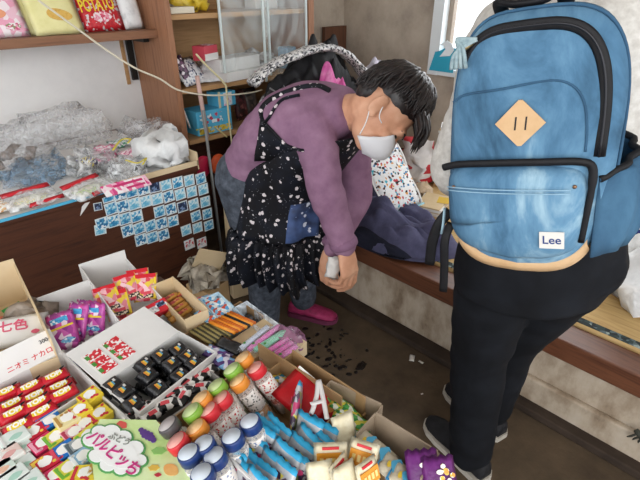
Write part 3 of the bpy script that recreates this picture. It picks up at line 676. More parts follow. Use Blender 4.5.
# ---- black sweets ------------------------------------------------------------------------------
cbx = tray('white open box of black wrapped sweets with its white lid folded back', (100, 380), (178, 327), (208, 353), h=.062)
bm = BM(); box(bm, (0, cbx.d/2+.056, .070), (cbx.w, .115, .003), rot=(.16, 0, 0)); ld = obj('lid', bm, m_wcard, cbx.t)
m_rl = plain('price_red', 'd22a38', .45)
for k, q in enumerate(((97, 357), (117, 351))):
    # two printed red and white tickets lying on the lid
    Mx = xf((-.062+.042*k, cbx.d/2+.048+.002*k, .0705), (.16, 0, 0)) @ xf(sc=(1.2, 1.35, 1))
    t = obj('lid_ticket', (lambda b: (box(b, (0, 0, 0), (.031, .052, .0008), M=Mx), b)[1])(BM()), m_white, ld)
    bm = BM()
    for j in range(3): box(bm, (.001, .0165-.0165*j, .0008), (.0275, .0145, .0008), M=Mx)
    obj('ticket_print', bm, printed('ticket_red', ['d22a38', 'c9202f', 'd22a38', 'f0e4e2', 'd22a38', 'f2efee'], 170, .45), t)
    bm = BM()
    for j in range(3): box(bm, (-.010, .0165-.0165*j, .0016), (.006, .008, .0006), M=Mx)
    obj('ticket_print', bm, plain('leaf_green', '4a8f3c', .5), t)
m_bw = mottled('black_wrapper', ['0e0e10', '1c1c1f', '2a2a2e'], 50, .25, bmp=.2, spec=.6)
m_rain = [plain('band_orange', 'd98a35', .4), plain('band_yellow', 'd8c04a', .4), plain('band_blue', '4f8fb5', .4), plain('band_white', 'c9c7c2', .4)]
def mk_black():
    t = thing('black_wrapped_sweet', '', 'sweet')
    bm = BM(); pouch(bm, .037, .037, .030, 8, 8, e=.22, jit=.0015, seed=2, M=xf((0, 0, .015))); obj('wrapper', bm, m_bw, t)
    bm = BM()
    for k in range(4): box(bm, (-.0045+.003*k if k < 3 else .006, -.001 if k < 3 else .004, .0302), (.0032 if k < 3 else .004, .013-.002*k if k < 3 else .006, .0008), mi=k)
    obj('rainbow_label', bm, m_rain, t)
    return t
G = [(111, 379), (122.5, 386), (130, 398), (142.5, 358.5), (146, 370), (154, 381.5), (159, 350), (170, 360), (177.5, 369), (176.5, 343), (185, 351.5), (192.5, 357.5)]
yb = cbx.ang
for k, q in enumerate(G):
    p = at(*q, Z=RIM-.004); p.z = TZ+.037+.003*(k % 3 == 1)
    place('blacksweet', mk_black, p, (R.uniform(.1, .3), R.uniform(-.1, .1), yb+R.uniform(-.1, .1)), 'black wrapped sweet with rainbow label, %s the lid, %s column from left' % (['nearest', 'second from', 'third from'][k % 3], ORD[k//3]), 'black wrapped sweets')
for k in range(8):
    p = cbx.P(.14+.24*(k % 4), .27+.46*(k//4), .0); 
    place('blacksweet', mk_black, p, (0, 0, yb+.1), 'black wrapped sweet in the bottom layer of the black sweets', 'black sweets of the bottom layer')
# ---- small picture boxes of gum -----------------------------------------------------------------
gum_cols = {'red': ('c4213a', 'e5c04a'), 'pink': ('d0315f', 'e9a5b8'), 'blue': ('1f6fc0', 'd84a62'), 'yellow': ('e3c93c', 'c83040'), 'lime': ('d9d34f', '6fae3c'), 'cream': ('e4d6a2', 'b98f4a'), 'rose': ('e0a9b5', 'b43a56'), 'grey': ('9fa9ad', '55636b'), 'skyblue': ('8fb7d4', 'e8eef0')}
def gum(col):
    def mk():
        c1, c2 = gum_cols[col]
        t = thing('gum_box', '', 'box')
        bm = BM(); box(bm, (0, 0, .010), (.036, .030, .020), bev=.0012); obj('carton', bm, mottled('gum_card_'+col, [c1, c1], 5, .4, bmp=0), t)
        bm = BM(); poly(bm, oval(.021, .019, 14, .001, .001, .07, 5), .0006, M=xf((0, 0, .0200))); obj('white_print', bm, m_wt, t)
        bm = BM(); rr = random.Random(len(col))
        for k in range(5): poly(bm, oval(.006, .005, 8, rr.uniform(-.014, .014), rr.choice((-.0105, -.008, .010))), .0006, M=xf((0, 0, .0202)))
        obj('colour_print', bm, plain('gum_ink_'+col, c2, .4), t)
        bm = BM(); box(bm, (-.0145, 0, .0203), (.005, .024, .0006)); obj('side_band', bm, plain('gum_band_'+col, c2, .4), t)
        return t
    return mk
gt = tray('grey-white open box of small colourful gum boxes', (18, 425), (90, 380), (130, 428), h=.055, hs=(1, 1, .6, .4))
# stretch the box towards the viewer by a second tray wall is not needed: its front lies under the sign
yg = gt.ang
rowsg = [('left column', [(32, 430, 'red'), (41, 442, 'pink'), (44.5, 461, 'red'), (54, 474, 'pink')]),
         ('second column', [(48.5, 419, 'blue'), (55, 435, 'lime'), (62.5, 449, 'blue'), (67, 467, 'lime')]),
         ('third column', [(65.5, 417, 'cream'), (73, 431, 'rose'), (77, 444, 'grey'), (82, 455, 'skyblue')]),
         ('right column', [(79, 408, 'yellow'), (84, 422, 'yellow'), (87, 434, 'lime'), (98, 412, 'yellow'), (89, 394, 'yellow')])]
zz = 0
for cn, L in rowsg:
    for k, (px, py, cl) in enumerate(L):
        zl = TZ+.034+(.012 if (cn == 'right column' and k in (0, 4)) or cl == 'cream' else 0)
        p = at(px, py, Z=zl+.02); p.z = zl
        place('gum'+cl, gum(cl), p, (R.uniform(.1, .2), R.uniform(-.05, .05), yg+R.uniform(-.1, .1)), '%s gum box with white print, %s from back, %s' % (cl, ORD[k], cn), 'gum boxes')
# ---- pale boxes at the lower left ---------------------------------------------------------------
m_pale = [printed('pastel_%d' % i, c, 28, .45) for i, c in enumerate((['e6e4e0', 'dfe6e2', 'cfe0d6', 'eceae7'], ['ead9d3', 'e5e3df', 'e0c8c0', 'eeeae7'], ['cfe3da', 'e0e9e4', 'd9e2de', 'e4dcd4']))]
pal = [(6, 427, 0), (22, 434, 2), (1, 446, 1), (15, 452, 1), (26, 447, 2), (8, 468, 0), (30, 464, 2), (21, 474, 2), (-6, 436, 0), (36, 480, 2), (-8, 458, 1)]
for k, (px, py, i) in enumerate(pal):
    z_ = TZ+.03+.006*(k % 2); p = at(px-9, py+2, Z=z_+.025)
    t = thing('sweet_box', 'pale %s little sweet box, lower left of table, %s' % (('white and mint', 'pinkish', 'mint')[i], ('farthest back', 'second from the back', 'at the left edge', 'in the middle of the pale group', 'against the gum box', 'low at the left', 'right front', 'front middle', 'beyond the left edge', 'frontmost right', 'beyond the left edge, lower')[k]), 'box', (p.x, p.y, z_), (0, 0, yg+R.uniform(-.05, .05)), 'pale sweet boxes')
    bm = BM(); box(bm, (0, 0, .012), (.042, .035, .024), bev=.0015); obj('carton', bm, m_pale[i], t)
    bm = BM(); poly(bm, oval(.02, .012, 12, .003, -.003, .1, 4), .0005, M=xf((0, 0, .024))); obj('print', bm, plain(('peach_pale', 'rose_pale', 'mint_pale')[i], ('e3b9a0', 'd9a3a0', 'a8cfc0')[i], .5), t)
bm = BM(); box(bm, (0, 0, .014), (.15, .20, .028)); p = at(10, 455, Z=TZ+.02)
tag(obj('flat_carton', bm, m_wcard, None, (p.x-.01, p.y-.01, TZ+.001), (0, 0, yg)), 'flat white carton under the pale sweet boxes at the lower left', 'box')
# ---- green sign with cloud ---------------------------------------------------------------------
SZg = TZ+.085
c0 = at(135, 450, Z=SZg)
ax = (at(156, 420, Z=SZg)-at(100, 419, Z=SZg)).normalized(); ang = math.atan2(ax.y, ax.x)
sg = thing('fruit_sign', 'green sign card printed with fruit and a white cloud with magenta lettering', 'sign', (c0.x, c0.y, TZ+.069), (0, 0, ang))
Mi = xf((c0.x, c0.y, SZg), (0, 0, ang)).inverted()
def S2(px, py): v = Mi @ at(px, py, Z=SZg); return (v.x, v.y)
bm = BM(); poly(bm, [S2(*q) for q in ((100, 419), (156, 420), (163, 428), (206, 490), (150, 500), (95, 490), (90, 440))][::-1], .003, M=xf((0, 0, .013)))
obj('lid_card', bm, mottled('lime_card', ['b5d67c', 'cfe6a3', 'e0efc2'], 9, .45, bmp=0), sg)
bm = BM(); poly(bm, [S2(*q) for q in ((101, 424), (150, 424), (198, 492), (150, 497), (98, 486))][::-1], .012, M=xf((0, 0, .0))); obj('lid_rim', bm, plain('lime_edge', 'a9cf6e', .5), sg)
def cloud(k, z, m, nm):
    bm = BM(); ctr = (114, 452); pts = []
    lob = [(91, 441, 8), (100, 433, 8), (112, 433, 9), (124, 438, 8), (135, 449, 9), (140, 461, 7), (133, 470, 7), (121, 470, 7), (108, 466, 8), (97, 457, 8)]
    for (x, y, r) in lob:
        poly(bm, [S2(x+(r+k)*math.cos(a), y+(r+k)*math.sin(a)*.8) for a in (-2*PI*i/14 for i in range(14))], .001, M=xf((0, 0, z+.00005*len(bm.verts)/28)))
    poly(bm, [S2(x, y) for x, y, r in lob][::-1], .0016, M=xf((0, 0, z)))
    obj(nm, bm, m, sg)
cloud(2.2, .0165, plain('cloud_green', '59a05a', .5), 'cloud_outline'); cloud(0, .0178, plain('cloud_white', 'eff2f1', .5), 'cloud')
bm = BM(); a2 = Vector(S2(95, 440)); b2_ = Vector(S2(132, 470)); dd = b2_-a2; ta = math.atan2(dd.y, dd.x); mid = (a2+b2_)/2
text_bm(bm, 'パルピッち', .024, xf((mid.x, mid.y, .0200), (0, 0, ta)), 0, .015, th=.0006); obj('lettering', bm, plain('magenta_print', 'c2327f', .4), sg)
bm = BM(); text_bm(bm, 'ぶどう', .014, xf((*S2(120, 441), .0200), (0, 0, ta+.2)), 0, .01, th=.0006); obj('small_lettering', bm, plain('grey_ink', '8a8f8a', .5), sg)
def blob(px, py, w_, h_, m, nm, lob=.08, k=5, rz=0):
    bm = BM(); poly(bm, oval(w_, h_, 18, 0, 0, lob, k), .0008, M=xf((*S2(px, py), .0162), (0, 0, rz))); obj(nm, bm, m, sg)
blob(122, 425, .020, .012, plain('strawberry', 'd4574f', .5), 'strawberry_print', rz=-.5)
bm = BM()
for k in range(12):
    px, py = 141+(k % 4)*3.2+(k//4)*1.6, 430+(k//4)*3+(k % 4)*1.6
    poly(bm, oval(.0085, .0085, 10), .0008+.0001*k, M=xf((*S2(px, py), .0162)))
obj('grape_print', bm, plain('grape_ink', '5b3a86', .5), sg)
blob(159, 451, .022, .013, plain('leafy_ink', '8bc06a', .5), 'leaf_print', .12, 6)
blob(171, 470, .026, .017, mottled('orange_fruit', ['e0a04e', 'ecc07a'], 40, .5, bmp=0), 'orange_print', .03, 4, -.5)
blob(154, 468, .016, .010, plain('ochre_ink', 'd8b44c', .5), 'ochre_print', .15, 6)
blob(158, 475, .010, .006, plain('crimson_ink', 'b8303f', .5), 'crimson_print', .1, 4)
cr = at(140, 470, Z=TZ+.03)
bm = BM(); box(bm, (0, 0, .034), (.10, .11, .066)); tag(obj('sweet_carton', bm, m_tanc, None, (c0.x+.012, c0.y-.01, TZ+.001), (0, 0, ang)), 'tan carton hidden under the green printed lid', 'box')
for k, (px, py, cl, lb) in enumerate(((84, 473, 'yellow', 'yellow gum box with black print at the bottom edge beneath the green lid'), (101, 466, 'cream', 'cream gum box showing below the cloud of the green lid'), (118, 478, 'rose', 'rose gum box at the bottom edge under the green lid'))):
    z_ = TZ+.045; p = at(px, py, Z=z_+.02)
    bm = BM()
    place('gum'+cl, gum(cl), (p.x, p.y, z_), (0, 0, ang+.1), lb, 'gum boxes')
# ---- black, red and white wrapped sweets --------------------------------------------------------
lt = tray('narrow grey box of black, red and white wrapped sweets beside the bottles', (128, 413), (206, 360), (220, 371), h=.05, mats=mottled('grey_card', ['8f8d8a', 'a8a6a3'], 5, .7, bmp=0))
m_brw = printed('black_red_white', ['17171a', 'e8e5e2', 'efedea', '17171a', 'efedea', 'd23545', 'e6e3e0', '17171a'], 55, .35)
Ls = [(134, 411), (143, 407), (153, 402), (161, 396), (170, 392), (179, 386), (188, 380), (197, 375), (207, 368), (152, 410), (166, 400), (184, 391), (200, 383)]
for k, q in enumerate(Ls):
    z_ = TZ+.056+(.004 if k > 8 else 0); p = at(*q, Z=z_)
    t = thing('striped_wrapper_sweet', 'black, red and white wrapped sweet, narrow grey box, %s from the sign' % ORD[k] if k < 9 else 'black, red and white sweet spilling towards the bottles, %s from the sign' % ORD[k-9], 'sweet', (p.x, p.y, z_-.012), (R.uniform(-.3, .3), R.uniform(-.2, .2), lt.ang+R.uniform(-.5, .5)), 'black red and white sweets')
    bm = BM(); pouch(bm, .044, .024, .018, 9, 5, e=.35, jit=.003, seed=k); obj('wrapper', bm, m_brw, t)
    bm = BM(); poly(bm, [(-.012, -.004), (.004, -.0055), (.005, .003), (-.010, .004)], .0007, M=xf((0, 0, .0088))); obj('red_print', bm, plain('coral_ink', 'd9505a', .4), t)
# ---- bottles ------------------------------------------------------------------------------------
m_kraft = mottled('kraft_card', ['8e6f4d', 'a3835d', 'b3936b'], 5, .85, bmp=.05)
bt = tray('brown cardboard box of small bottles with coloured caps', (157, 419), (258, 347), (330, 414), h=.085, mats=m_kraft, hs=(.62, 1, .7, .8))
axis = (at(252, 364, Z=TZ+.100)-at(279, 399, Z=TZ+.015)); Lb = .118; axis.normalize()
m_clear = film('bottle_plastic', 'f2efe8', .30, .1, 20, .05, .6)
capc = {'red': 'cf3038', 'orange': 'e08d35', 'green': '7fae3e', 'blue': '223a72', 'grey': '4a4648'}
fillc = {'red': 'c24a30', 'orange': 'd09038', 'green': '9a9a5a', 'blue': '8a93a8', 'grey': '6a625e'}
lidt = {'red': 'e7a79e', 'orange': 'edc48f', 'green': 'c5d79a', 'blue': 'c9d2dc', 'grey': 'b5aeae'}
def bottle(col):
    def mk():
        t = thing('candy_bottle', '', 'bottle')
        bm = BM(); lathe(bm, [(.001, 0), (.015, .0005), (.0163, .004), (.0163, .035), (.015, .040), (.0163, .045), (.0163, .084), (.014, .092), (.014, .1), (.001, .1)], 20)
        obj('bottle_body', bm, m_clear, t)
        bm = BM(); lathe(bm, [(.001, .002), (.0142, .003), (.0150, .030), (.0138, .040), (.0150, .046), (.0148, .074), (.001, .075)], 16)
        obj('sweets_inside', bm, printed('fill_'+col, [fillc[col], lidt[col], fillc[col], 'a8542f' if col == 'red' else fillc[col]], 110, .5), t)
        bm = BM(); lathe(bm, [(.0158, .042), (.0166, .0425), (.0166, .083), (.0158, .0835)], 20)
        obj('paper_label', bm, printed('label_'+col, ['ece6df', 'f2eee9', 'e6dfd8', {'red': 'c43a3a', 'orange': '6b6a62', 'green': '6c8a4a', 'blue': '7f8fb0', 'grey': '8a8480'}[col], 'efe9e3'], 230, .5), t)
        bm = BM(); n = 28
        rings = []
        for r, z in ((.0150, .094), (.0168, .095), (.0168, .109), (.0158, .1115)):
            rings.append([Vector(((r*(1+.018*(k % 2)))*math.cos(2*PI*k/n), (r*(1+.018*(k % 2)))*math.sin(2*PI*k/n), z)) for k in range(n)])
        loft(bm, rings); cp = obj('cap', bm, plain('cap_'+col, capc[col], .35), t)
        bm = BM(); lathe(bm, [(.0005, .1108), (.0140, .1108), (.0146, .1122), (.0005, .1124)], 20); obj('cap_top', bm, mottled('cap_top_'+col, [lidt[col], lidt[col]], 5, .4, bmp=0), cp)
        return t
    return mk
caps = [(164.5, 421, 'grey', 1), (173, 437.5, 'red', 1), (188, 407.5, 'green', 1), (197.5, 395, 'orange', 1), (213, 382.5, 'green', 1), (229, 366, 'green', 1), (240, 355, 'orange', 1), (252.5, 365, 'red', 1), (235, 377.5, 'orange', 1), (217.5, 395, 'red', 1), (205, 406.5, 'red', 1), (192.5, 424, 'orange', 1), (186, 449, 'blue', .5), (201.5, 440, 'blue', .5), (212, 452, 'blue', .5), (199.5, 469, 'blue', .45), (230, 433, 'blue', .45), (248, 418, 'blue', .45)]
desc = ['against the lid sign, farthest left', 'just right of the green lid', 'between the orange caps at the left', 'next to the narrow grey box', 'second green from the back', 'at the back corner, greenest', 'farthest back in the box', 'at the right end of the back row', 'in front of the back green cap', 'in the middle of the box', 'left of the middle red one', 'nearest the blue caps', 'leftmost of the blue caps', 'upper of the left blue group', 'right of the left blue group', 'frontmost blue cap', 'alone beside the pouches, lower', 'alone beside the pouches, upper']
for k, (px, py, cl, lean) in enumerate(caps):
    axk = Vector((axis.x*lean, axis.y*lean, axis.z)).normalized()
    top = at(px, py, Z=TZ+.008+Lb*axk.z+.006)
    b0 = top-axk*Lb
    e = axk.to_track_quat('Z', 'Y').to_euler()
    place('bottle'+cl, bottle(cl), b0, e, 'small candy bottle with a %s cap, %s' % (cl, desc[k]), 'candy bottles')
# kraft discs at the empty end of the box
for k, (px, py) in enumerate(((282, 401), (300, 391))):
    p = at(px, py, Z=TZ+.02); bm = BM(); lathe(bm, [(.001, .0), (.017, .0), (.018, .004), (.015, .0045), (.014, .002), (.001, .002)], 20)
    tag(obj('tan_disc', bm, m_tanc, None, (p.x, p.y, TZ+.0045)), ('tan bottle base print in the empty end of the brown box, the nearer', 'tan bottle base print at the empty end of the brown box, by the red packet')[k], 'disc')
# ---- standing silver pouches with blue tops -----------------------------------------------------
nt_ = tray('white open box packed with blue-topped silver pouches', (213, 446), (262, 408), (330, 470), h=.085, hs=(.75, .4, 1, 1.05))
m_sil = mottled('silver_film', ['85878c', 'a9abaf', 'cccdd0'], 30, .25, bmp=.3, bscale=60, spec=.7); m_sky = plain('sky_blue_film', '35a9d8', .35)
m_bits = printed('pouch_art', ['9a9ca2', 'b83a6a', 'a9abb0', '3a2540', 'd6c84a', '4f3a4f', '7d8a5a', '8f9197'], 75, .35)
def mk_pouch():
    t = thing('silver_pouch', '', 'pouch')
    # upright: width along local x, face towards -y
    M = xf((0, 0, .045), (PI/2, 0, 0))
    bm = BM(); pouch(bm, .058, .09, .016, 8, 10, lambda u, v, f: 1 if v > .91 else (2 if v < .78 and u > .42 else 0), e=.5, jit=.002, zig=.003, seed=3, M=M)
    obj('pouch_body', bm, [m_sil, m_sky, m_bits], t)
    for k, (x, z, s, c) in enumerate(((.012, .056, .012, 'c23a78'), (-.006, .046, .010, 'd8cf4a'))):
        bm = BM(); poly(bm, [(-s/2, -s/2), (s/2, -s/2.4), (s/2.2, s/2), (-s/2.2, s/2.2)], .0006, M=xf((x, -.0086, z), (PI/2, 0, 0))); obj('colour_flash', bm, plain('flash_'+c, c, .4), t)
    return t
ps = [(40, 242), (98, 230), (148, 155), (203, 105), (243, 70), (285, 52), (338, 215), (283, 275), (230, 330), (197, 378), (420, 180), (455, 120), (505, 74), (572, 92), (385, 250), (330, 340), (560, 150), (130, 330)]
yp = yaw((228, 441), (250, 462), TZ+.1)
pd = ['at the left wall of the white box', 'second along the left wall of the white box', 'left of the two lone blue caps', 'just below the upper lone blue cap', 'behind the upper lone blue cap', 'farthest back by the empty brown box end', 'in the centre of the pile', 'below the centre of the pile', 'low in the pile, left of centre', 'lowest at the left', 'right of centre', 'upper right of the pile', 'topmost at the right by the red box', 'rightmost beside the cream packets', 'centre right behind the orange-labelled packs', 'front centre at the bottom edge', 'right of the pile under the white straps', 'bottom left corner of the pile']
for k, (x, y) in enumerate(ps):
    px, py = 220+x/5.82+10, 400+y/5.82+8
    p = at(px, py, Z=TZ+.095); p.x += math.sin(yp)*.036; p.y -= math.cos(yp)*.036; p.z = TZ+.012+.006*(k % 3 == 0)
    place('pouch', mk_pouch, p, (-.42+R.uniform(-.08, .08), R.uniform(-.12, .12), yp+R.uniform(-.12, .12)), 'blue-topped silver pouch %s' % pd[k], 'silver pouches')
p = at(291, 424, Z=TZ+.08)
dup(PROTO['pouch'], (p.x, p.y, TZ+.05), (-.1, -.9, yp-.9), 'blue-topped silver pouch standing on its corner above the others', 'silver pouches')
# ---- red box ------------------------------------------------------------------------------------
ro = tray('brown box with red packets and white plastic straps, its flap open to the aisle', (262, 374), (292, 352), (352, 414), h=.07, mats=m_kraft, hs=(1, 1.15, .6, .8))
m_rp = mottled('red_sheet', ['a5121c', 'c01a24', 'd03038'], 14, .3, bmp=.2)
p = at(305, 388, Z=TZ+.085)
t = thing('red_packet', 'large plain red packet lying in the brown box under the white straps', 'packet', (p.x, p.y, TZ+.062), (.30, -.25, ro.ang))
bm = BM(); pouch(bm, .075, .10, .022, 8, 8, jit=.003, seed=1); obj('packet_film', bm, m_rp, t)
bm = BM(); box(bm, (.034, 0, .004), (.004, .092, .006)); obj('white_edge', bm, m_wt, t)
p = at(334, 405, Z=TZ+.07)
t = thing('red_packet', 'red packet with orange round print at the front of the brown box', 'packet', (p.x, p.y, TZ+.045), (.1, -.35, ro.ang))
bm = BM(); pouch(bm, .04, .09, .02, 6, 8, jit=.002, seed=5); obj('packet_film', bm, m_rp, t)
bm = BM(); poly(bm, oval(.018, .018, 14), .0008, M=xf((.004, .01, .0098))); obj('orange_print', bm, plain('orange_print_ink', 'e09a4a', .4), t)
for k, (px, py) in enumerate(((279, 372), (289, 379), (284, 366))):
    p = at(px, py, Z=TZ+.07)
    t = thing('label_packet', 'yellow, white and blue labelled packet in the red box, %s' % ('nearest the bottles', 'right by the red packet', 'at the back corner')[k], 'packet', (p.x, p.y, TZ+.05-.005*k), (.2, -.1, ro.ang+PI/2+.5), 'labelled packets in the red box')
    bm = BM(); pouch(bm, .046, .02, .012, 7, 4, jit=.001, seed=k); obj('packet_film', bm, printed('yellow_blue_label', ['e6d23c', 'f0eeea', 'e9dc5a', '3a9ad0', 'efe9e4', 'd23b46'], 75, .4), t)
m_strap = plain('white_strap', 'dcd8d6', .4)
for k, (pts, lb) in enumerate((([(318, 381), (317, 394), (314, 406), (311, 414)], 'white plastic strap lying over the red packet, the left one'), ([(319, 380), (322, 393), (325, 408), (327, 419)], 'white plastic strap lying over the red packet, the right one'), ([(311, 404), (319, 402), (325, 400)], 'short white plastic strap bridging the two long ones'))):
    bm = BM(); tube(bm, spline([at(x, y, Z=TZ+.105-.004*i) for i, (x, y) in enumerate(pts)], 4), .0042, 6, sq=.45); tag(obj('plastic_strap', bm, m_strap), lb, 'strap', 'white straps on the red packet')
# ---- green and yellow sweets, cream and blue sweets along the aisle edge -------------------------
pg = tray('grey-brown open box of green and yellow packets at the aisle edge', (322, 392), (330, 382), (373, 420), h=.075, mats=mottled('dun_card', ['8d7c69', 'a2917d', 'b3a28d'], 5, .8, bmp=.05), hs=(1, 1.05, 1, .5))
m_gy = printed('green_yellow_pack', ['3d9a48', 'e3d94f', '5ab45a', 'eef0e2', '2f8a40', 'd8d24a'], 75, .4)
def small_pack(nm, lb, px, py, z, w_, h, rot, mat, cat, grp, art=None, t_=.014, seed=0, zig=0):
    p = at(px, py, Z=z)
    t = thing(nm, lb, cat, (p.x, p.y, z-.01), rot, grp)
    bm = BM(); pouch(bm, w_, h, t_, 8, 7, e=.45, jit=.002, seed=seed, zig=zig); obj('packet_film', bm, mat, t)
    if art: art(t, w_, h, t_)
    return t
for k, (px, py) in enumerate(((332, 394), (342, 402), (350, 410), (360, 420), (353, 421), (345, 412))):
    small_pack('green_packet', 'green and yellow packet in the dun aisle box, %s from its far end' % ORD[k], px, py, TZ+.066, .034, .042, (.3, .2, pg.ang+.3*(k % 2)), m_gy, 'packet', 'green and yellow packets', seed=k)
qg = tray('grey-brown open box of cream packets with blue creatures at the aisle edge', (357, 436), (375, 416), (432, 464), h=.08, mats=MC['dun_card'], hs=(1, 1.05, 1, .5))
m_dun = mottled('cream_pack', ['b7ad97', 'cfc6b0', 'ded7c4'], 20, .35, bmp=.2)
def art_blue(t, w_, h, d):
    bm = BM(); poly(bm, oval(w_*.62, h*.4, 16, 0, -.002, .14, 4), .0008, M=xf((0, 0, d*.51))); obj('blue_print', bm, plain('creature_blue', '4fa3c8', .4), t)
    bm = BM(); poly(bm, oval(w_*.3, h*.14, 10, -w_*.12, h*.2), .0008, M=xf((0, 0, d*.49))); obj('yellow_print', bm, plain('gold_ink', 'd8b83a', .4), t)
    bm = BM(); box(bm, (0, h*.44, 0), (w_*.96, h*.12, .003)); obj('blue_seal', bm, plain('seal_blue', '2f86b8', .4), t)
for k, (px, py) in enumerate(((369, 441), (382, 452), (394, 465), (405, 476))):
    small_pack('cream_packet', 'cream packet with blue printed blob, %s from the far end of the aisle box' % ORD[k], px, py, TZ+.07, .045, .05, (.35, .15, qg.ang+.15), m_dun, 'packet', 'cream and blue packets', art_blue, .018, k)
def art_gold(t, w_, h, d):
    bm = BM(); rr = random.Random(3)
    for k in range(8): poly(bm, oval(rr.uniform(.007, .012), .007, 9, rr.uniform(-.35, .35)*w_, rr.uniform(-.1, .36)*h), .0006+.0001*k, M=xf((0, 0, d*.51)))
    obj('gold_print', bm, printed('gold_white', ['e0b94a', 'efe7dc', 'd89a3a', 'f0e9e4'], 120, .4), t)
m_purp = mottled('purple_film', ['4a1a52', '64246c', '7a3a80'], 30, .3, bmp=.2)
for k, (px, py) in enumerate(((424, 470), (441, 477))):
    small_pack('purple_packet', 'purple packet with gold print at the bottom edge, %s of the two' % ('left', 'right')[k], px, py, TZ+.085, .05, .07, (.75, 0, -PI/4+.1), m_purp, 'packet', 'purple and gold packets', art_gold, .016, k, .004)
# ---- orange-labelled cream packs ----------------------------------------------------------------
m_crm = mottled('cream_film', ['d3c6a2', 'e4dabb', 'efe8d2'], 30, .3, bmp=.4)
def art_orange(t, w_, h, d):
    bm = BM(); box(bm, (0, h*.17, d*.49), (w_*.84, h*.30, .0022)); lb = obj('orange_label', bm, plain('pack_label_orange', 'dd952b', .4), t)
    bm = BM()
    for k in range(4): box(bm, (-w_*.27+w_*.18*k, h*.17, d*.49+.0018), (w_*.11, h*.13, .0008))
    obj('label_print', bm, plain('pale_yellow_ink', 'f0d68a', .4), lb)
    bm = BM(); poly(bm, oval(w_*.5, h*.2, 12, 0, -h*.16, .12, 5), .0008, M=xf((0, 0, d*.5))); obj('dark_print', bm, printed('purple_dark', ['4a3a5a', '8a7a90', 'c9b99a', '2f2a3a'], 120), t)
    bm = BM(); box(bm, (0, h*.40, d*.32), (w_*.5, h*.05, .002)); obj('red_print', bm, m_red, t)
for k, (px, py, rz, ry, tilt, lb, w_, h) in enumerate(((334, 457, -PI/4+.05, 0, .95, 'cream pack with orange label facing the viewer, leftmost at the bottom edge', .056, .08), (363, 455, -PI/4-.3, .1, .9, 'cream pack with orange label, upright beside the cream and blue packets', .05, .08), (346, 468, -PI/4+.9, 0, 1.1, 'cream pack with orange stripe seen edge-on between the two labelled packs', .045, .075), (373, 472, -PI/4+.7, .1, 1.0, 'cream pack with orange stripe leaning right at the bottom edge', .045, .075))):
    small_pack('cream_pack', lb, px-3, py+7, TZ+.082, w_*.92, h, (tilt+.12, ry, rz), m_crm, 'packet', 'orange-labelled cream packs', art_orange, .011, k+3)
for k, (px, py, rz, lb) in enumerate(((350, 428, -PI/4+.5, 'cream translucent pack leaning on the green packets'), (325, 478, -PI/4+.2, 'cream pack end at the bottom edge, left'), (352, 480, -PI/4+.6, 'cream pack end at the bottom edge, middle'))):
    small_pack('cream_pack', lb, px-4, py+4, TZ+.08, .04, .08, (1.15, 0, rz), m_crm, 'packet', 'plain cream packs', None, .010, k+9)
# carton carrying the front packs
p = at(350, 468, Z=TZ+.02)
bm = BM(); box(bm, (0, 0, .02), (.13, .11, .04)); tag(obj('flat_carton', bm, m_kraft, None, (p.x-.03, p.y-.01, TZ+.001), (0, 0, .0)), 'flat brown carton beneath the cream packs', 'box')
# ---- far boxes ----------------------------------------------------------------------------------
ab = tray('tall tan open carton at the left edge with packets inside', (-60, 292), (14, 263), (50, 338), z=.79, h=.108, right=True, mats=m_tanc, hs=(1.12, 1, .55, 1))
heap('taupe_bag', 'taupe crumpled plastic bag in the tan carton at the left edge', 'bag', (*at(28, 310, Z=.75).xy, TZ+.006), (.035, .06, .055), film('taupe_film', '9a8b7c', 2.0, .3, 20, .6, .5), .012, 18, 51, 1.0)
p = at(12, 326, Z=.765); z_ = TZ+.05
t = thing('white_packet', 'white packet with red and pink print in the tan carton', 'packet', (p.x, p.y, z_+.02), (.5, .1, ab.ang-.25))
bm = BM(); pouch(bm, .13, .07, .025, 8, 7, jit=.004, seed=3); obj('packet_film', bm, m_wt, t)
bm = BM(); text_bm(bm, '七色', .028, xf((.0, .006, .0128)), 0, .02); poly(bm, oval(.016, .01, 9, .04, -.012, .1, 4), .0006, M=xf((0, 0, .0095))); obj('red_print', bm, plain('rose_print', 'd8607a', .4), t)
p = at(15, 305, Z=.755); bm = BM(); pouch(bm, .05, .045, .012, 6, 6, jit=.006, seed=7, M=xf(rot=(.6, .2, .6)))
tag(obj('green_wrapper', bm, plain('vivid_green', '2f9a3c', .4), None, (p.x, p.y, TZ+.055)), 'bright green wrapper in the tan carton at the left edge', 'wrapper')
p = at(5, 314, Z=.75); bm = BM(); pouch(bm, .05, .04, .02, 6, 6, jit=.006, seed=8, M=xf(rot=(.3, .2, .2)))
tag(obj('red_wrapper', bm, printed('red_green_wrap', ['b8382f', 'd96a4a', '8a4a3a', 'c9453a'], 60, .4), None, (p.x, p.y, TZ+.05)), 'brick red wrapper beside the green one in the tan carton', 'wrapper')
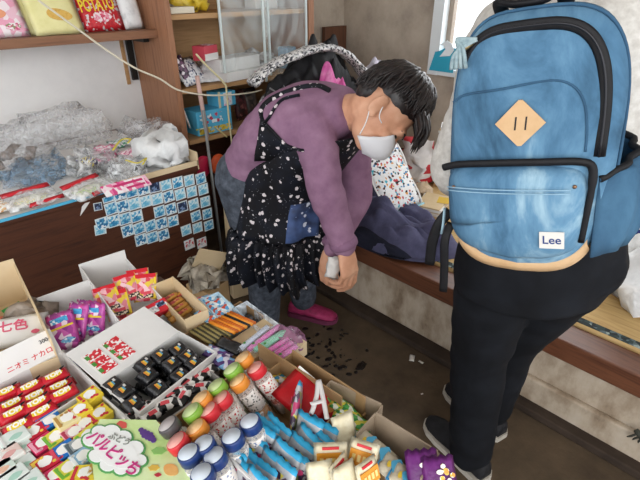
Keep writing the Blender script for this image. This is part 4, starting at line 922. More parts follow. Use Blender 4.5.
# purple sachets
db = tray('white open box of purple and pink sachets', (38, 302), (90, 285), (119, 322), right=True, h=.085, hs=(1.05, .9, .5, .45))
bm = BM(); box(bm, (0, -db.d/2-.0022, .021), (db.w*.98, .001, .04)); obj('purple_front', bm, printed('purple_dots', ['5a2a86', '6a3a94', 'e6e2ea', '4f237a', '7a4aa0'], 110, .45), db.t)
m_pp = printed('pink_purple_sachet', ['a83a94', 'c95aaa', 'e9d3e2', '8f2f86', 'd84a9a', 'b8459e'], 60, .35)
def art_sach(t, w_, h, d):
    bm = BM(); box(bm, (-.003, h*.27, d*.44), (w_*.62, h*.14, .001), rot=(0, 0, .1)); obj('blue_lettering', bm, printed('sachet_blue', ['4aa8d8', 'e4eef4', '3a90c8'], 130), t)
    bm = BM(); box(bm, (0, h*.08, d*.505), (w_*.8, h*.05, .001), rot=(0, 0, .1)); obj('yellow_stripe', bm, m_yl, t)
    bm = BM(); poly(bm, oval(w_*.5, h*.15, 12, w_*.1, -h*.28, .1, 4), .0008, M=xf((0, 0, d*.44))); obj('blue_print', bm, printed('sachet_blue2', ['6ab0dc', 'dce8f0', '3f6fb0'], 110), t)
for k, (px, py, w_, h, rz, rx, lb) in enumerate(((62, 327, .055, .085, .30, .75, 'facing the viewer at the left'), (76, 318, .05, .085, .25, 1.0, 'second behind the front sachet'), (85, 314, .05, .08, .2, 1.1, 'third, leaning in the middle'), (94, 315, .05, .075, .1, 1.15, 'rightmost of the leaning row'))):
    small_pack('sweet_sachet', 'pink and purple sachet in the white box, %s' % lb, px, py, TZ+.075-.004*(k > 0), w_, h, (rx, 0, db.ang+(-.2 if k == 0 else -.9)), m_pp, 'sachet', 'pink and purple sachets', art_sach, .014, k, .003)
# pink and yellow packets
eb = tray('white open box of pink and yellow packets', (90, 283), (125, 255), (166, 300), right=True, h=.085, hs=(1.05, .75, .5, 1))
m_py = printed('pink_yellow_pack', ['e58a9a', 'f1c9cf', 'd84a5a', 'e8c94a', 'efb3bb', 'e9a0ab'], 55, .35)
def art_py(t, w_, h, d):
    bm = BM(); box(bm, (0, -h*.36, d*.36), (w_*.7, h*.13, .001)); obj('dark_lettering', bm, printed('py_text', ['2a2226', 'e7d9c0', '3a2f30'], 160), t)
    bm = BM(); box(bm, (0, h*.38, d*.34), (w_*.9, h*.14, .001)); obj('red_header', bm, m_red, t)
    bm = BM(); box(bm, (w_*.42, 0, d*.2), (w_*.1, h*.9, .004)); obj('yellow_side', bm, m_yl, t)
for k, (px, py, rz, lb) in enumerate(((107, 296, 0, 'left of the front two'), (127, 284, 0, 'right of the front two'), (138, 279, .25, 'leaning behind on the right'), (145, 284, .4, 'rightmost, half hidden'), (117, 301, .1, 'low between the front two'))):
    small_pack('sweet_packet', 'pink and yellow packet in the white box, %s' % lb, px, py, TZ+.078-.012*(k == 4)-.006*(k == 3), .055, .075, (.55, .0, eb.ang-.1-rz), m_py, 'packet', 'pink and yellow packets', art_py, .02, k)
p = at(143, 309, Z=TZ+.07); t = thing('red_carton', 'red carton with white label lying at the front of the pink packet box', 'box', (p.x, p.y, TZ+.045), (.5, 0, yaw((120, 320), (165, 297), TZ+.07)))
bm = BM(); box(bm, (0, 0, .01), (.115, .032, .02), bev=.001); obj('carton', bm, plain('bright_red_card', 'cf2c38', .45), t)
bm = BM(); box(bm, (.0, -.002, .0205), (.06, .016, .001)); obj('white_label', bm, printed('red_carton_label', ['efeceb', 'e6e2e2', 'b8b4b8', 'f2f0ef'], 130), t)
bm = BM(); box(bm, (.04, .004, .0205), (.02, .012, .001)); obj('navy_print', bm, m_navy, t)
# golden wrapped bars
fb = tray('tan open carton of golden brown wrapped bars', (154, 287), (172, 276), (207, 308), right=True, h=.07, mats=m_tanc, hs=(1, 1.05, 1, .9))
m_gold = mottled('golden_wrapper', ['8a5a2a', 'b9853f', 'd0a050'], 40, .35, (1, 3, 1), bmp=.3)
for k, (px, py) in enumerate(((167, 296), (172, 301), (176, 306), (180, 311), (178, 293))):
    z_ = TZ+.055-.002*k
    p = at(px, py, Z=z_); t = thing('wrapped_bar', 'golden brown wrapped bar in the tan carton, %s' % (('%s from the back' % ORD[k]) if k < 4 else 'standing against the far wall'), 'bar', (p.x, p.y, z_-.01), (.3 if k < 4 else 1.0, 0, fb.ang+.25), 'golden wrapped bars')
    bm = BM(); pouch(bm, .065, .018, .014, 9, 4, e=.4, jit=.002, seed=k); obj('wrapper', bm, m_gold, t)
    bm = BM(); box(bm, (0, 0, .007), (.035, .007, .001)); obj('red_print', bm, printed('bar_red', ['8f3030', 'b8504a', 'c98a5a'], 140), t)
# blue and white sachets in a pale blue tray
gb = tray('pale blue open tray of blue and white sachets', (199, 291), (217, 284), (243, 308), right=True, h=.05, mats=plain('ice_blue_card', 'b7d2e2', .55))
m_bws = printed('blue_white_red', ['57a9dc', 'e9f0f3', '7cc0e6', 'f2f5f6', 'd9503a', '3f92cf', 'e3edf2'], 75, .35)
for k, (px, py) in enumerate(((205, 297), (214, 301), (222, 307), (208, 308), (218, 314))):
    small_pack('sweet_sachet', 'blue and white sachet in the pale blue tray, %s' % ('farthest back', 'second from the back', 'at the right wall', 'front left', 'front right')[k], px, py, TZ+.052, .06, .035, (.12, 0, gb.ang-.3+.15*k), m_bws, 'sachet', 'blue and white sachets', None, .012, k)
# clear tray of dark pieces
hb = tray('clear plastic tray of dark pieces behind the orange sticks', (232, 300), (246, 293), (272, 318), h=.05, mats=film('tray_plastic', 'dfe8f0', .5, .1, 25, .3, .6), name='clear_tray', cat='tray')
for k in range(8):
    p = hb.P(.25+.5*(k % 2)+R.uniform(-.08, .08), .15+.23*(k//2), .012)
    bm = BM(); pouch(bm, .028, .02, .016, 6, 5, jit=.003, seed=k, M=xf(rot=(R.uniform(-.3, .3), .2, R.random()*3)))
    tag(obj('dark_piece', bm, mottled('dark_sweet', ['2a2a2c', '4a4a4c', '8a8a8c'], 60, .35), None, p), 'dark glossy piece in the clear tray behind the orange sticks', 'sweet', 'dark pieces in the clear tray')
# sticks
m_or2 = plain('deep_orange_stick', 'c05f10', .4); m_ol2 = plain('dark_olive_stick', '3f3a22', .5)
m_or = mottled('orange_stick', ['d8761a', 'e8902a', 'f0aa50'], 20, .4, (1, 1, 1), bmp=0); m_ol = mottled('olive_stick', ['6f6438', '8a7d4a', 'a39460'], 20, .5, bmp=0)
for k in range(8):
    a = Vector((210+k*2.9, 322-k*1.4)); b = a+Vector((25, 11))
    z_ = TZ+.055
    bm = BM(); tube(bm, [at(a.x, a.y, Z=z_), at(b.x, b.y, Z=z_-.004)], .0038, 8); tag(obj('candy_stick', bm, (m_or, m_or2)[k % 2] if k != 5 else m_black), ('orange candy stick, %s from the olive bundle' % ORD[k]) if k != 5 else 'black candy stick lying among the orange ones', 'stick', 'orange candy sticks')
for k in range(9):
    a = Vector((190+k*2.4, 331-k*1.0)); b = a+Vector((21, 13))
    z_ = TZ+.05
    bm = BM(); tube(bm, [at(a.x, a.y, Z=z_), at(b.x, b.y, Z=z_-.004)], .0031, 8); tag(obj('candy_stick', bm, (m_ol, m_ol2)[k % 2]), 'olive candy stick, %s from the black sweet box' % ORD[k], 'stick', 'olive candy sticks')
bm = BM(); a, b, c = at(188, 330, Z=TZ+.03), at(238, 300, Z=TZ+.03), at(268, 328, Z=TZ+.03)
sb = tray('shallow brown tray holding the orange and olive sticks', (184, 333), (240, 300), (268, 330), z=TZ+.045, h=.04, mats=m_kraft)
# purple and black packets
for k, (px, py, lb) in enumerate(((217, 351, 'purple packet with blue print beside the olive sticks'), (227, 360, 'purple and white packet by the back bottles'), (229, 342, 'black packet between the sticks and the pink tubes'))):
    small_pack('bar_packet', lb, px, py, TZ+.06, .06, .03, (.3, .1, sb.ang-1.3), [printed('purple_blue_pack', ['4a2a6a', 'd9d3e2', '7fb4dc', '5a3a7a', 'e6e0ea', '3a2258'], 65, .35), printed('purple_blue_pack', []) if 0 else MC.get('purple_blue_pack') or plain('x', '000000'), m_bw][k], 'packet', 'bar packets by the sticks', None, .014, k)
# pink and mint tubes in clear sleeves
kt = [((246, 352), (282, 324), 'e07ac0', 'pink'), ((252, 352), (286, 330), '7fcfae', 'mint'), ((258, 351), (292, 328), '8fd4b6', 'mint'), ((259, 358), (290, 337), 'e06ab8', 'pink'), ((268, 359), (294, 341), 'd85fb0', 'pink'), ((276, 360), (298, 345), 'e583c8', 'pink'), ((238, 351), (270, 325), 'c9d4e4', 'pale blue')]
for k, (a, b, cl, nm) in enumerate(kt):
    z_ = TZ+.05; pa, pb = at(*a, Z=z_), at(*b, Z=z_); mid = (pa+pb)/2; L = (pb-pa).length
    t = thing('sweet_tube', '%s sweet tube in a clear sleeve beside the bottles, %s from the back' % (nm, ORD[(1, 2, 3, 4, 5, 6, 0)[k]]), 'tube', mid, (0, 0, math.atan2(pb.y-pa.y, pb.x-pa.x)), 'pink and mint tubes')
    bm = BM(); tube(bm, [(-L*.42, 0, 0), (0, 0, 0), (L*.42, 0, 0)], .0065, 8, sq=.7); obj('tube_filling', bm, mottled('tube_'+cl, [cl, cl], 5, .4, bmp=0), t)
    bm = BM(); pouch(bm, L, .019, .015, 10, 4, e=.3, jit=.001, seed=k); obj('clear_sleeve', bm, film('sleeve', 'f8f6fa', .10, .06, 60, .3, .8), t)
    bm = BM(); poly(bm, oval(.007, .005, 8, -L*.3, 0), .0006, M=xf((0, 0, .0072))); obj('green_print', bm, MC['leaf_green'], t)
p = at(288, 336, Z=TZ+.04)
heap('mauve_bag', 'clear bag of mauve sweets at the back corner of the tubes', 'bag', (p.x, p.y, TZ+.002), (.035, .04, .035), film('mauve_film', 'a3708f', 1.6, .2, 25, .6, .6), .008, 18, 61)
bm = BM(); box(bm, (0, 0, .018), (.11, .13, .036)); p = at(268, 344, Z=TZ+.03)
tag(obj('flat_carton', bm, m_tanc, None, (p.x, p.y, TZ+.001), (0, 0, sb.ang)), 'flat tan carton beneath the pink and mint tubes', 'box')
# ================================================================ people
m_skin = mottled('skin', ['c08a6c', 'cf9a7c', 'd8a98c'], 14, .5, bmp=.05, spec=.35)
m_hair = mottled('dark_hair', ['120e0e', '231c1c', '483c3a'], 90, .38, (1, 1, 1), 3, .3, 200, .002, .35, .75, .5)
def PL(px, py, D):
    """pixel at forward distance D -> (sideways, forward, up)"""
    p = at(px, py, D=D); return Vector(((p.x-p.y)*Q, (p.x+p.y)*Q, p.z))
def wrinkle(o, fn):
    me = o.data; n = len(me.vertices); a = [0.0]*(3*n); b = [0.0]*(3*n)
    me.vertices.foreach_get('co', a); me.vertices.foreach_get('normal', b)
    for i in range(n):
        d = fn(Vector(a[3*i:3*i+3]))
        for k in range(3): a[3*i+k] += b[3*i+k]*d
    me.vertices.foreach_set('co', a); me.update()
def lerp(a, b, t): return a+(b-a)*t
def limb(bm, pts, rads, k=5, n=12, sq=1.0, up=(0, 0, 1)):
    P = spline(pts, k); m = len(pts)-1; rr = []
    for i in range(len(P)):
        s = i/k; j = min(int(s), m-1); rr.append(rads[j]+(rads[j+1]-rads[j])*(s-j))
    tube(bm, P, rr, n, up=up, sq=sq)
    ell(bm, P[0], (rr[0]*.98,)*3, u=10, v=6); ell(bm, P[-1], (rr[-1]*.98,)*3, u=10, v=6)
def rings_along(pts, wid, thk, side, n=22, k=4, pw=1.0):
    """oval cross-sections along a bent trunk; side = fixed sideways vector"""
    P = spline(pts, k); m = len(pts)-1; out = []
    side = Vector(side).normalized()
    for i, p in enumerate(P):
        d = (P[min(i+1, len(P)-1)]-P[max(i-1, 0)]).normalized()
        nn = d.cross(side).normalized(); s = i/k; j = min(int(s), m-1); f = s-j
        a = lerp(wid[j], wid[j+1], f); b = lerp(thk[j], thk[j+1], f)
        out.append([p+side*(a*math.cos(t))+nn*(b*math.sin(t)) for t in (2*PI*q/n for q in range(n))])
    return out
def hand(bm, W, d, back, side, curls, sc=1.0, spread=.0, thumb=(.7, .75, -.35), thumb_curl=.5):
    d = d.normalized(); back = (back-d*back.dot(d)).normalized(); lat = d.cross(back).normalized()*side
    loft(bm, [[W+d*(x*sc)+lat*((w_*math.cos(t)+o_)*sc)+back*(h_*sc*math.sin(t)) for t in (2*PI*q/14 for q in range(14))] for x, w_, h_, o_ in ((-.02, .024, .019, 0), (.0, .026, .018, 0), (.03, .036, .0165, .003), (.06, .041, .014, .002), (.085, .040, .0115, 0), (.094, .034, .008, 0))])
    for i in range(4):
        o = (.030, .0105, -.010, -.029)[i]; L = ((.043, .026, .021), (.047, .030, .022), (.043, .028, .021), (.034, .021, .019))[i]
        p = W+d*(.052*sc)+lat*(o*.9*sc); q = W+d*((.090-(.004, 0, .004, .011)[i])*sc)+lat*(o*sc)
        pts = [p, q]; ang = 0; rad = [.0095*sc, .0092*sc]; fd = (d+lat*(o*spread*20)).normalized()
        for j in range(3):
            ang += curls[i]*(.9, 1.1, .7)[j]
            dir_ = fd*math.cos(ang)-back*math.sin(ang); q = q+dir_*(L[j]*sc); pts.append(q); rad.append((.0086, .0078, .0064)[j]*sc*(1, 1, 1, .88)[i])
        tube(bm, pts, rad, 8); ell(bm, pts[-1], (rad[-1],)*3, u=8, v=6)
        for q2, r2 in zip(pts[1:-1], rad[1:-1]): ell(bm, q2, (r2*1.06,)*3, u=8, v=6)
    p = W+d*(.018*sc)+lat*(.020*sc)-back*(.004*sc); td = (d*thumb[0]+lat*thumb[1]+back*thumb[2]).normalized()
    p1 = p+td*(.040*sc); t2 = (td*math.cos(thumb_curl)-lat*math.sin(thumb_curl)*.8+d*.3).normalized(); p2 = p1+t2*(.032*sc); t3 = (t2-lat*thumb_curl*.5).normalized(); p3 = p2+t3*(.024*sc)
    tube(bm, [p, p1, p2, p3], [.014*sc, .0115*sc, .0095*sc, .0075*sc], 8); ell(bm, p3, (.0075*sc,)*3, u=8, v=6); ell(bm, p1, (.0118*sc,)*3, u=8, v=6)
def head_pieces(bm, M, s):
    def E_(c, r, rot=(0, 0, 0)): ell(bm, (0, 0, 0), (1, 1, 1)) if 0 else ellM(bm, M @ xf(Vector(c)*s, rot) @ Matrix.Diagonal((r[0]*s, r[1]*s, r[2]*s, 1)))
    E_((0, -.012, .03), (.076, .096, .088)); E_((0, .012, -.01), (.068, .078, .085)); E_((0, .030, -.062), (.052, .056, .048)); E_((0, .055, -.095), (.026, .026, .018))
    E_((0, .084, .022), (.052, .016, .018)); E_((0, .096, -.018), (.0125, .017, .026), (.35, 0, 0)); E_((0, .102, -.035), (.016, .014, .010))
    E_((0, .083, -.064), (.024, .012, .006)); E_((0, .082, -.073), (.021, .012, .006))
    for sx in (-1, 1):
        E_((sx*.040, .066, -.026), (.024, .022, .020)); E_((sx*.032, .080, .004), (.014, .012, .009))
        E_((sx*.085, -.012, -.010), (.009, .022, .036), (.15, 0, sx*.65)); E_((sx*.080, .004, -.036), (.008, .011, .014))
def ellM(bm, M, u=16, v=12):
    b2 = bmesh.new(); bmesh.ops.create_uvsphere(b2, u_segments=u, v_segments=v, radius=1)
    for f in b2.faces: f.smooth = True
    merge(bm, b2, M)
def locks(bm, M, s, n, rng, r=(.090, .112, .112), c=(0, -.014, .028), maxa=None, th=.006, lift=.10):
    crown = Vector((0, -.35, 1)).normalized()
    cx, cy = basis(crown)
    for i in range(n):
        ph = rng.uniform(0, 2*PI); side = cx*math.cos(ph)+cy*math.sin(ph)
        # front is +y
        fr = side.y; top = maxa(fr, side.x)*rng.uniform(.82, 1.05); a0 = rng.uniform(.0, .9)*top*.55
        pts = []; rr = []; tw = rng.uniform(-.35, .35); up = rng.uniform(.0, lift)
        for k in range(7):
            f = k/6; a = a0+(top-a0)*f; sd = cx*math.cos(ph+tw*f)+cy*math.sin(ph+tw*f)
            v = crown*math.cos(a)+sd*math.sin(a); g = 1.0+up*math.sin(PI*min(1, f*1.1))+rng.uniform(-.012, .012)+(.13*f**2 if rng.random() < .4 else 0)
            pts.append(M @ (Vector((v.x*r[0]*g+c[0], v.y*r[1]*g+c[1], v.z*r[2]*g+c[2]))*s)); rr.append(s*th*(1.15-.95*f**2)*rng.uniform(.85, 1.1)*(0.6 if k == 0 else 1))
        tube(bm, pts, rr, 5)
# ---------------------------------------------------------------- the woman
OL, OF = -.12, 1.70
o_ = Vector((OL, OF, 0))
def W(px, py, D): return PL(px, py, D)-o_
wroot = thing('person', 'person in mauve jacket, black floral apron and face mask, bending over in the aisle', 'person', ((OF+OL)*Q, (OF-OL)*Q, 0), (0, 0, -PI/4))
fc = Vector((.862, -.507, 0)); rt = Vector((-.507, -.862, 0)); Zv = Vector((0, 0, 1))
hip = W(258, 176, 1.70)
hl, hr = hip-rt*.085, hip+rt*.085
footL = Vector((-.035, 1.765, .0))-o_; footR = Vector((-.20, 1.60, 0))-o_
ankL, ankR = footL+Zv*.075-fc*.05, footR+Zv*.075-fc*.05
kneL = lerp(hl, ankL, .5)+fc*.05; kneR = lerp(hr, ankR, .5)+fc*.04
ch = [W(257, 174, 1.71), W(268, 150, 1.66), W(287, 130, 1.59), W(312, 118, 1.53), W(338, 112, 1.475)]
wid = [.165, .160, .162, .168, .095]; thk = [.115, .108, .112, .110, .07]
shR = W(312, 124, 1.42); elR = W(325, 188, 1.345); wrR = W(344, 245, 1.31)
shL = W(352, 132, 1.58); elL = W(357, 195, 1.52); wrL = W(334, 246, 1.40)
hu = Vector((.86, .10, .42)).normalized(); hn = Vector((.46, -.40, -.79)); hn = (hn-hu*hn.dot(hu)).normalized(); hx = hn.cross(hu)
hc = W(382, 112, 1.38); hs = .98
MH = Matrix((( hx.x, hn.x, hu.x, hc.x), (hx.y, hn.y, hu.y, hc.y), (hx.z, hn.z, hu.z, hc.z), (0, 0, 0, 1)))
bm = BM()
head_pieces(bm, MH, hs)
limb(bm, [ch[-1]-(ch[-1]-ch[-2])*.4, lerp(ch[-1], hc, .45), MH @ (Vector((0, -.03, -.03))*hs)], [.062, .056, .056], 4, 14)
loft(bm, rings_along(ch, [w_*.8 for w_ in wid], [t_*.8 for t_ in thk], rt))
for sh, el, wr in ((shR, elR, wrR), (shL, elL, wrL)): limb(bm, [sh, el, wr], [.045, .036, .025])
for h_, k_, a_ in ((hl, kneL, ankL), (hr, kneR, ankR)): limb(bm, [h_, k_, a_], [.075, .052, .036])
hdR = (W(351, 279, 1.285)-wrR)
hand(bm, wrR, hdR, Vector((.78, -.6, .1)), -1, (.38, .5, .62, .72), 1.16, 0, (.75, .5, -.6), .3)
hdL = (W(328, 272, 1.37)-wrL)
hand(bm, wrL, hdL, Vector((-.6, -.7, .2)), 1, (.55, .6, .7, .75), 1.1, 0, (.8, .6, -.4), .4)
body = solid('body', bm, m_skin, .0048, 4, wroot)
# face details
for sx in (-1, 1):
    bm = BM(); ellM(bm, MH @ xf(Vector((sx*.032, .0885, .001))*hs, (0, 0, -sx*.2)) @ Matrix.Diagonal((.014*hs, .005*hs, .0035*hs, 1)), 10, 6); obj('eye', bm, plain('dark_eye', '1c1512', .3), wroot, label='dark narrow eye')
for sx in (-1, 1):
    bm = BM(); tube(bm, [MH @ (Vector((sx*x, y, z))*hs) for x, y, z in ((.016, .100, .022), (.032, .096, .027), (.05, .082, .022))], [.003, .0035, .0015], 6); obj('eyebrow', bm, m_hair, wroot)
# mask with ear loops
bm = BM(); rings = []
for i in range(11):
    v = i/10; z = -.108+.098*v
    half = (1.04-.24*v+.1*math.sin(PI*v)); row = []
    for j in range(17):
        u = -1+2*j/16; a = u*half
        bulge = 1+.14*math.sin(PI*v)*math.cos(u*PI/2)
        row.append(MH @ (Vector(((.064+.008*v)*math.sin(a)*bulge*1.08, .018+(.094+.012*math.sin(PI*v))*math.cos(a)*bulge-.028*(1-v)**2, z+.008*abs(u)+.0015*math.sin(v*18)))*hs))
    rings.append(row)
loft(bm, rings, closed=False)
mk = obj('face_mask', bm, plain('mask_white', 'd9d9dc', .75), wroot, smooth=True); sdm = mk.modifiers.new('t', 'SOLIDIFY'); sdm.thickness = .003
for sx in (-1, 1):
    bm = BM()
    for v0, zz in ((0, -.092), (1, -.022)):
        tube(bm, spline([MH @ (Vector(q)*hs) for q in ((sx*.066, .038, zz), (sx*.078, .016, (zz-.01)*.6), (sx*.086, -.012, .014 if v0 else -.036))], 4), .0017, 5)
    obj('ear_loop', bm, plain('loop_white', 'e9e9ea', .7), mk)
# hair
rng = random.Random(4); bm = BM()
ellM(bm, MH @ xf(Vector((0, -.024, .058))*hs) @ Matrix.Diagonal((.084*hs, .098*hs, .076*hs, 1)), 22, 16)
ellM(bm, MH @ xf(Vector((0, -.066, .004))*hs) @ Matrix.Diagonal((.066*hs, .044*hs, .058*hs, 1)), 16, 10)
def wmax(fr, sx): return 1.46+(.30 if fr < -.35 else 0)+.06*abs(sx)*(fr > -.1)
locks(bm, MH, hs, 420, rng, r=(.092, .106, .120), c=(0, -.012, .034), maxa=wmax, th=.0062, lift=.10)
for k in range(46):   # fringe hanging off the forehead, pulled down by gravity
    x = rng.uniform(-.062, .062); g = rng.uniform(.015, .045)
    p0 = Vector((x, .070+rng.uniform(-.02, .01), .098+rng.uniform(-.02, .015))); p1 = p0+Vector((x*.1, .040, -.012)); p2 = p1+Vector((rng.uniform(-.01, .01), g*.55, -g*.35)); p3 = p2+Vector((rng.uniform(-.01, .01), .018, -.022))
    tube(bm, spline([MH @ (q*hs) for q in (p0, p1, p2, p3)], 3), [.0075*(1-.9*(i/9)**2)*hs for i in range(10)], 5)
obj('hair', bm, m_hair, wroot, smooth=True)
# jacket
m_jack = mottled('mauve_fleece', ['7b5a72', '8a6880', '98768d'], 12, .9, bmp=.35, bscale=160, bdist=.002, spec=.15)
bm = BM()
back_tail = W(254, 184, 1.715)
loft(bm, rings_along([back_tail]+ch+[W(352, 107, 1.45)], [.175]+[w_+.012 for w_ in wid]+[.072], [.125]+[t_+.012 for t_ in thk]+[.062], rt, 26))
for sh, el, wr, r_ in ((shR, elR, wrR, 1.0), (shL, elL, wrL, .95)):
    limb(bm, [lerp(ch[3], sh, .55), sh, lerp(sh, el, .55), el, lerp(el, wr, .5), wr], [.075*r_, .070*r_, .062*r_, .058*r_, .050*r_, .043*r_], 4, 16)
ell(bm, lerp(ch[3], shR, .6), (.085, .085, .08)); ell(bm, lerp(ch[3], shL, .6), (.08, .08, .08))
jk = solid('jacket', bm, m_jack, .0075, 5, wroot)
wrinkle(jk, lambda c_: noise.noise(c_*9)*.006+noise.noise(Vector((c_.x*10, c_.y*10, c_.z*34)))*.0045)
bm = BM()
for wr, el in ((wrR, elR), (wrL, elL)):
    d = (wr-el).normalized(); tube(bm, [wr-d*.022, wr-d*.012, wr+d*.004, wr+d*.010], [.0445, .0475, .047, .040], 18)
obj('cuff', bm, mottled('mauve_cuff', ['6f4f67', '7d5b74', '896781'], 12, .9, bmp=.3, bscale=160, bdist=.002), jk, smooth=True)
BV = {}
def surf_path(objs, pix, k=3, off=.004):
    """points on a garment's own surface, found along the photo's sight lines"""
    from mathutils.bvhtree import BVHTree
    key = tuple(o.name for o in objs); vs = []; ps = []
    if key not in BV:
      for o in objs:
        n0 = len(vs); mw = o.matrix_world
        vs += [mw @ v.co for v in o.data.vertices]; ps += [[i+n0 for i in p.vertices] for p in o.data.polygons]
      BV[key] = BVHTree.FromPolygons(vs, ps)
    t = BV[key]; out = []; cam_ = Vector((0, 0, H))
    for (px, py) in pix:
        d = (at(px, py, t=1.0)-cam_).normalized(); h_ = t.ray_cast(cam_, d)
        if h_[0] is not None: out.append(h_[0]+h_[1]*off)
    return out
bpy.context.view_layer.update()
inv = wroot.matrix_world.inverted()
m_apron = spotted('floral_apron', '0b0b10', ['cfc6c8', '8f8f98'], 36, .25, .7, '141823')  # bluish second ground colour paints faint reflected light into the black cloth
# apron: skirt hung from the chest, open at the back, gathered frill at the hem
def shell(zs, n=72, a0=-2.15, a1=2.45, frill=False):
    rows_ = []
    for (z, cl, cf, a, b, fold) in zs:
        row = []
        for j in range(n+1):
            t = a0+(a1-a0)*j/n; m_ = 1+fold*(math.sin(t*7+1.3*math.sin(z*4))+.5*math.sin(t*13+2+z*3)) + (fold*1.0*math.sin(t*31) if frill else 0)
            row.append(Vector((cl, cf, z))-o_+fc*(a*m_*math.cos(t))+rt*(b*m_*math.sin(t)))
        rows_.append(row)
    return rows_
zs = [(.985, .045, 1.515, .115, .175, .0), (.93, .00, 1.555, .150, .190, .005), (.88, -.04, 1.585, .168, .195, .012), (.82, -.08, 1.615, .176, .197, .02), (.75, -.105, 1.635, .180, .20, .03), (.68, -.12, 1.64, .186, .205, .04), (.61, -.13, 1.64, .192, .212, .05), (.575, -.135, 1.64, .197, .216, .055)]
bm = BM(); loft(bm, shell(zs), closed=False)
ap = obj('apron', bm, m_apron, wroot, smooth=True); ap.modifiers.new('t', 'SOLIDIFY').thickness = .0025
fz = [(.592, -.135, 1.64, .200, .220, .055), (.58, -.135, 1.64, .212, .234, .07), (.53, -.14, 1.64, .220, .242, .085), (.45, -.145, 1.635, .226, .226, .10), (.405, -.135, 1.625, .230, .222, .11)]
bm = BM(); loft(bm, shell(fz, 150, a1=2.3, frill=True), closed=False)
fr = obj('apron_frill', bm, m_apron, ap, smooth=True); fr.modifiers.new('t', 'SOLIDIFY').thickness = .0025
# side panel rising over the back to the crossed straps
Lc = spline([(262, 119, 0), (259, 138, 0), (255, 160, 0), (257, 188, 0), (260, 214, 0)], 4); Rc = spline([(266, 121, 0), (284, 140, 0), (298, 158, 0), (302, 185, 0), (298, 212, 0)], 4)
rows_ = []
for a_, b_ in zip(Lc, Rc):
    r_ = surf_path([jk, ap], [(a_.x+(b_.x-a_.x)*j/8, a_.y+(b_.y-a_.y)*j/8) for j in range(9)], off=.007)
    if len(r_) == 9: rows_.append([inv @ p for p in r_])
bm = BM(); loft(bm, rows_, closed=False)
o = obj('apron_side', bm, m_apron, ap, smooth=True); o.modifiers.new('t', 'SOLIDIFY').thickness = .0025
# slate blue patch painting a sheen of light on the apron front
bm = BM()
sheen_rows = shell([(.74, -.108, 1.637, .188, .208, .032), (.70, -.118, 1.64, .192, .212, .038), (.64, -.127, 1.64, .197, .218, .046), (.60, -.132, 1.64, .202, .222, .052)], 16, .35, .95)
loft(bm, sheen_rows, closed=False)
o = obj('apron_sheen', bm, spotted('slate_sheen', '4a5f8c', ['c9cfdc', '9fb0d0'], 27, .24, .5, '28324c'), ap, smooth=True, label='slate blue floral patch, painted sheen'); o.modifiers.new('t', 'SOLIDIFY').thickness = .002
for nm, pix in (('apron_strap', [(266, 126), (262, 112), (268, 103), (280, 96), (300, 89), (318, 87), (330, 92)]), ('apron_strap', [(262, 126), (270, 118), (276, 108), (284, 100), (300, 96)]), ('apron_strap', [(266, 124), (272, 132), (282, 141), (293, 147), (304, 150)])):
    pts = surf_path([jk], pix, off=.004)
    if len(pts) > 2:
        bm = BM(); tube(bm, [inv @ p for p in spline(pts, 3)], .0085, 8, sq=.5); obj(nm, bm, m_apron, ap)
# jeans and shoes
m_jeans = mottled('grey_denim', ['2f343c', '444a54', '59606b'], 40, .85, bmp=.3, bscale=200, bdist=.001)
bm = BM()
for h_, k_, a_ in ((hl, kneL, ankL), (hr, kneR, ankR)): limb(bm, [h_+Zv*.03, lerp(h_, k_, .5), k_, lerp(k_, a_, .5), a_+Zv*.015], [.112, .095, .078, .07, .062], 4, 16)
loft(bm, rings_along([hip-Zv*.06, hip, hip+(ch[1]-ch[0])*.8], [.165, .172, .155], [.115, .125, .105], rt))
solid('jeans', bm, m_jeans, .008, 5, wroot)
m_shoe = mottled('pink_shoe', ['7a1f45', '9c2c58', 'b0386a'], 30, .6, bmp=.2)
def shoe(root, foot, f_, mats, L=.235, w_=.043, nm='shoe', hgt=.062):
    s_ = Vector((f_.y, -f_.x, 0)); bm = BM(); rings = []
    for x, hw, ht, zl in ((-.5, .55, .72, .0), (-.46, .78, 1.0, 0), (-.25, .86, 1.02, 0), (0, .90, .92, 0), (.2, 1.0, .72, 0), (.36, .95, .56, 0), (.46, .7, .42, .0), (.5, .35, .30, .004)):
        c_ = foot+f_*(L*x); rings.append([c_+s_*(w_*hw*math.cos(t)*(1 if math.sin(t) < 0 else .92))+Zv*(.012+zl+(hgt*ht*.5)*(1+math.sin(t)) if True else 0) for t in (2*PI*q/18 for q in range(18))])
    loft(bm, rings); sh_ = obj(nm, bm, mats[0], root, smooth=True)
    bm = BM(); rings = []
    out = [(-.52, .5), (-.47, .85), (-.25, .95), (0, .97), (.2, 1.08), (.36, 1.03), (.47, .75), (.525, .3)]
    pts = [(x, y) for x, y in out]+[(x, -y) for x, y in out[::-1]]
    for z in (.001, .014, .022): rings.append([foot+f_*(L*x)+s_*(w_*y)+Zv*z for x, y in pts])
    loft(bm, rings, smooth=False); obj('sole', bm, mats[1], sh_)
    return sh_
shoe(wroot, footL, Vector((.95, -.30, 0)).normalized(), [m_shoe, plain('plum_sole', '6b2a48', .7)])
shoe(wroot, footR, Vector((.9, -.43, 0)).normalized(), [m_shoe, plain('plum_sole', '6b2a48', .7)])
# tissue held in her hands
p = at(333, 268, D=1.335)
bm = BM(); pouch(bm, .05, .085, .03, 7, 8, jit=.012, seed=6, M=xf(rot=(PI/2, .15, -PI/4))); crumple(bm, .008, 40, 2)
tag(obj('tissue', bm, plain('tissue_white', 'dcdad6', .9), None, p, smooth=True), 'crumpled white tissue held between the bending woman\'s hands', 'tissue')
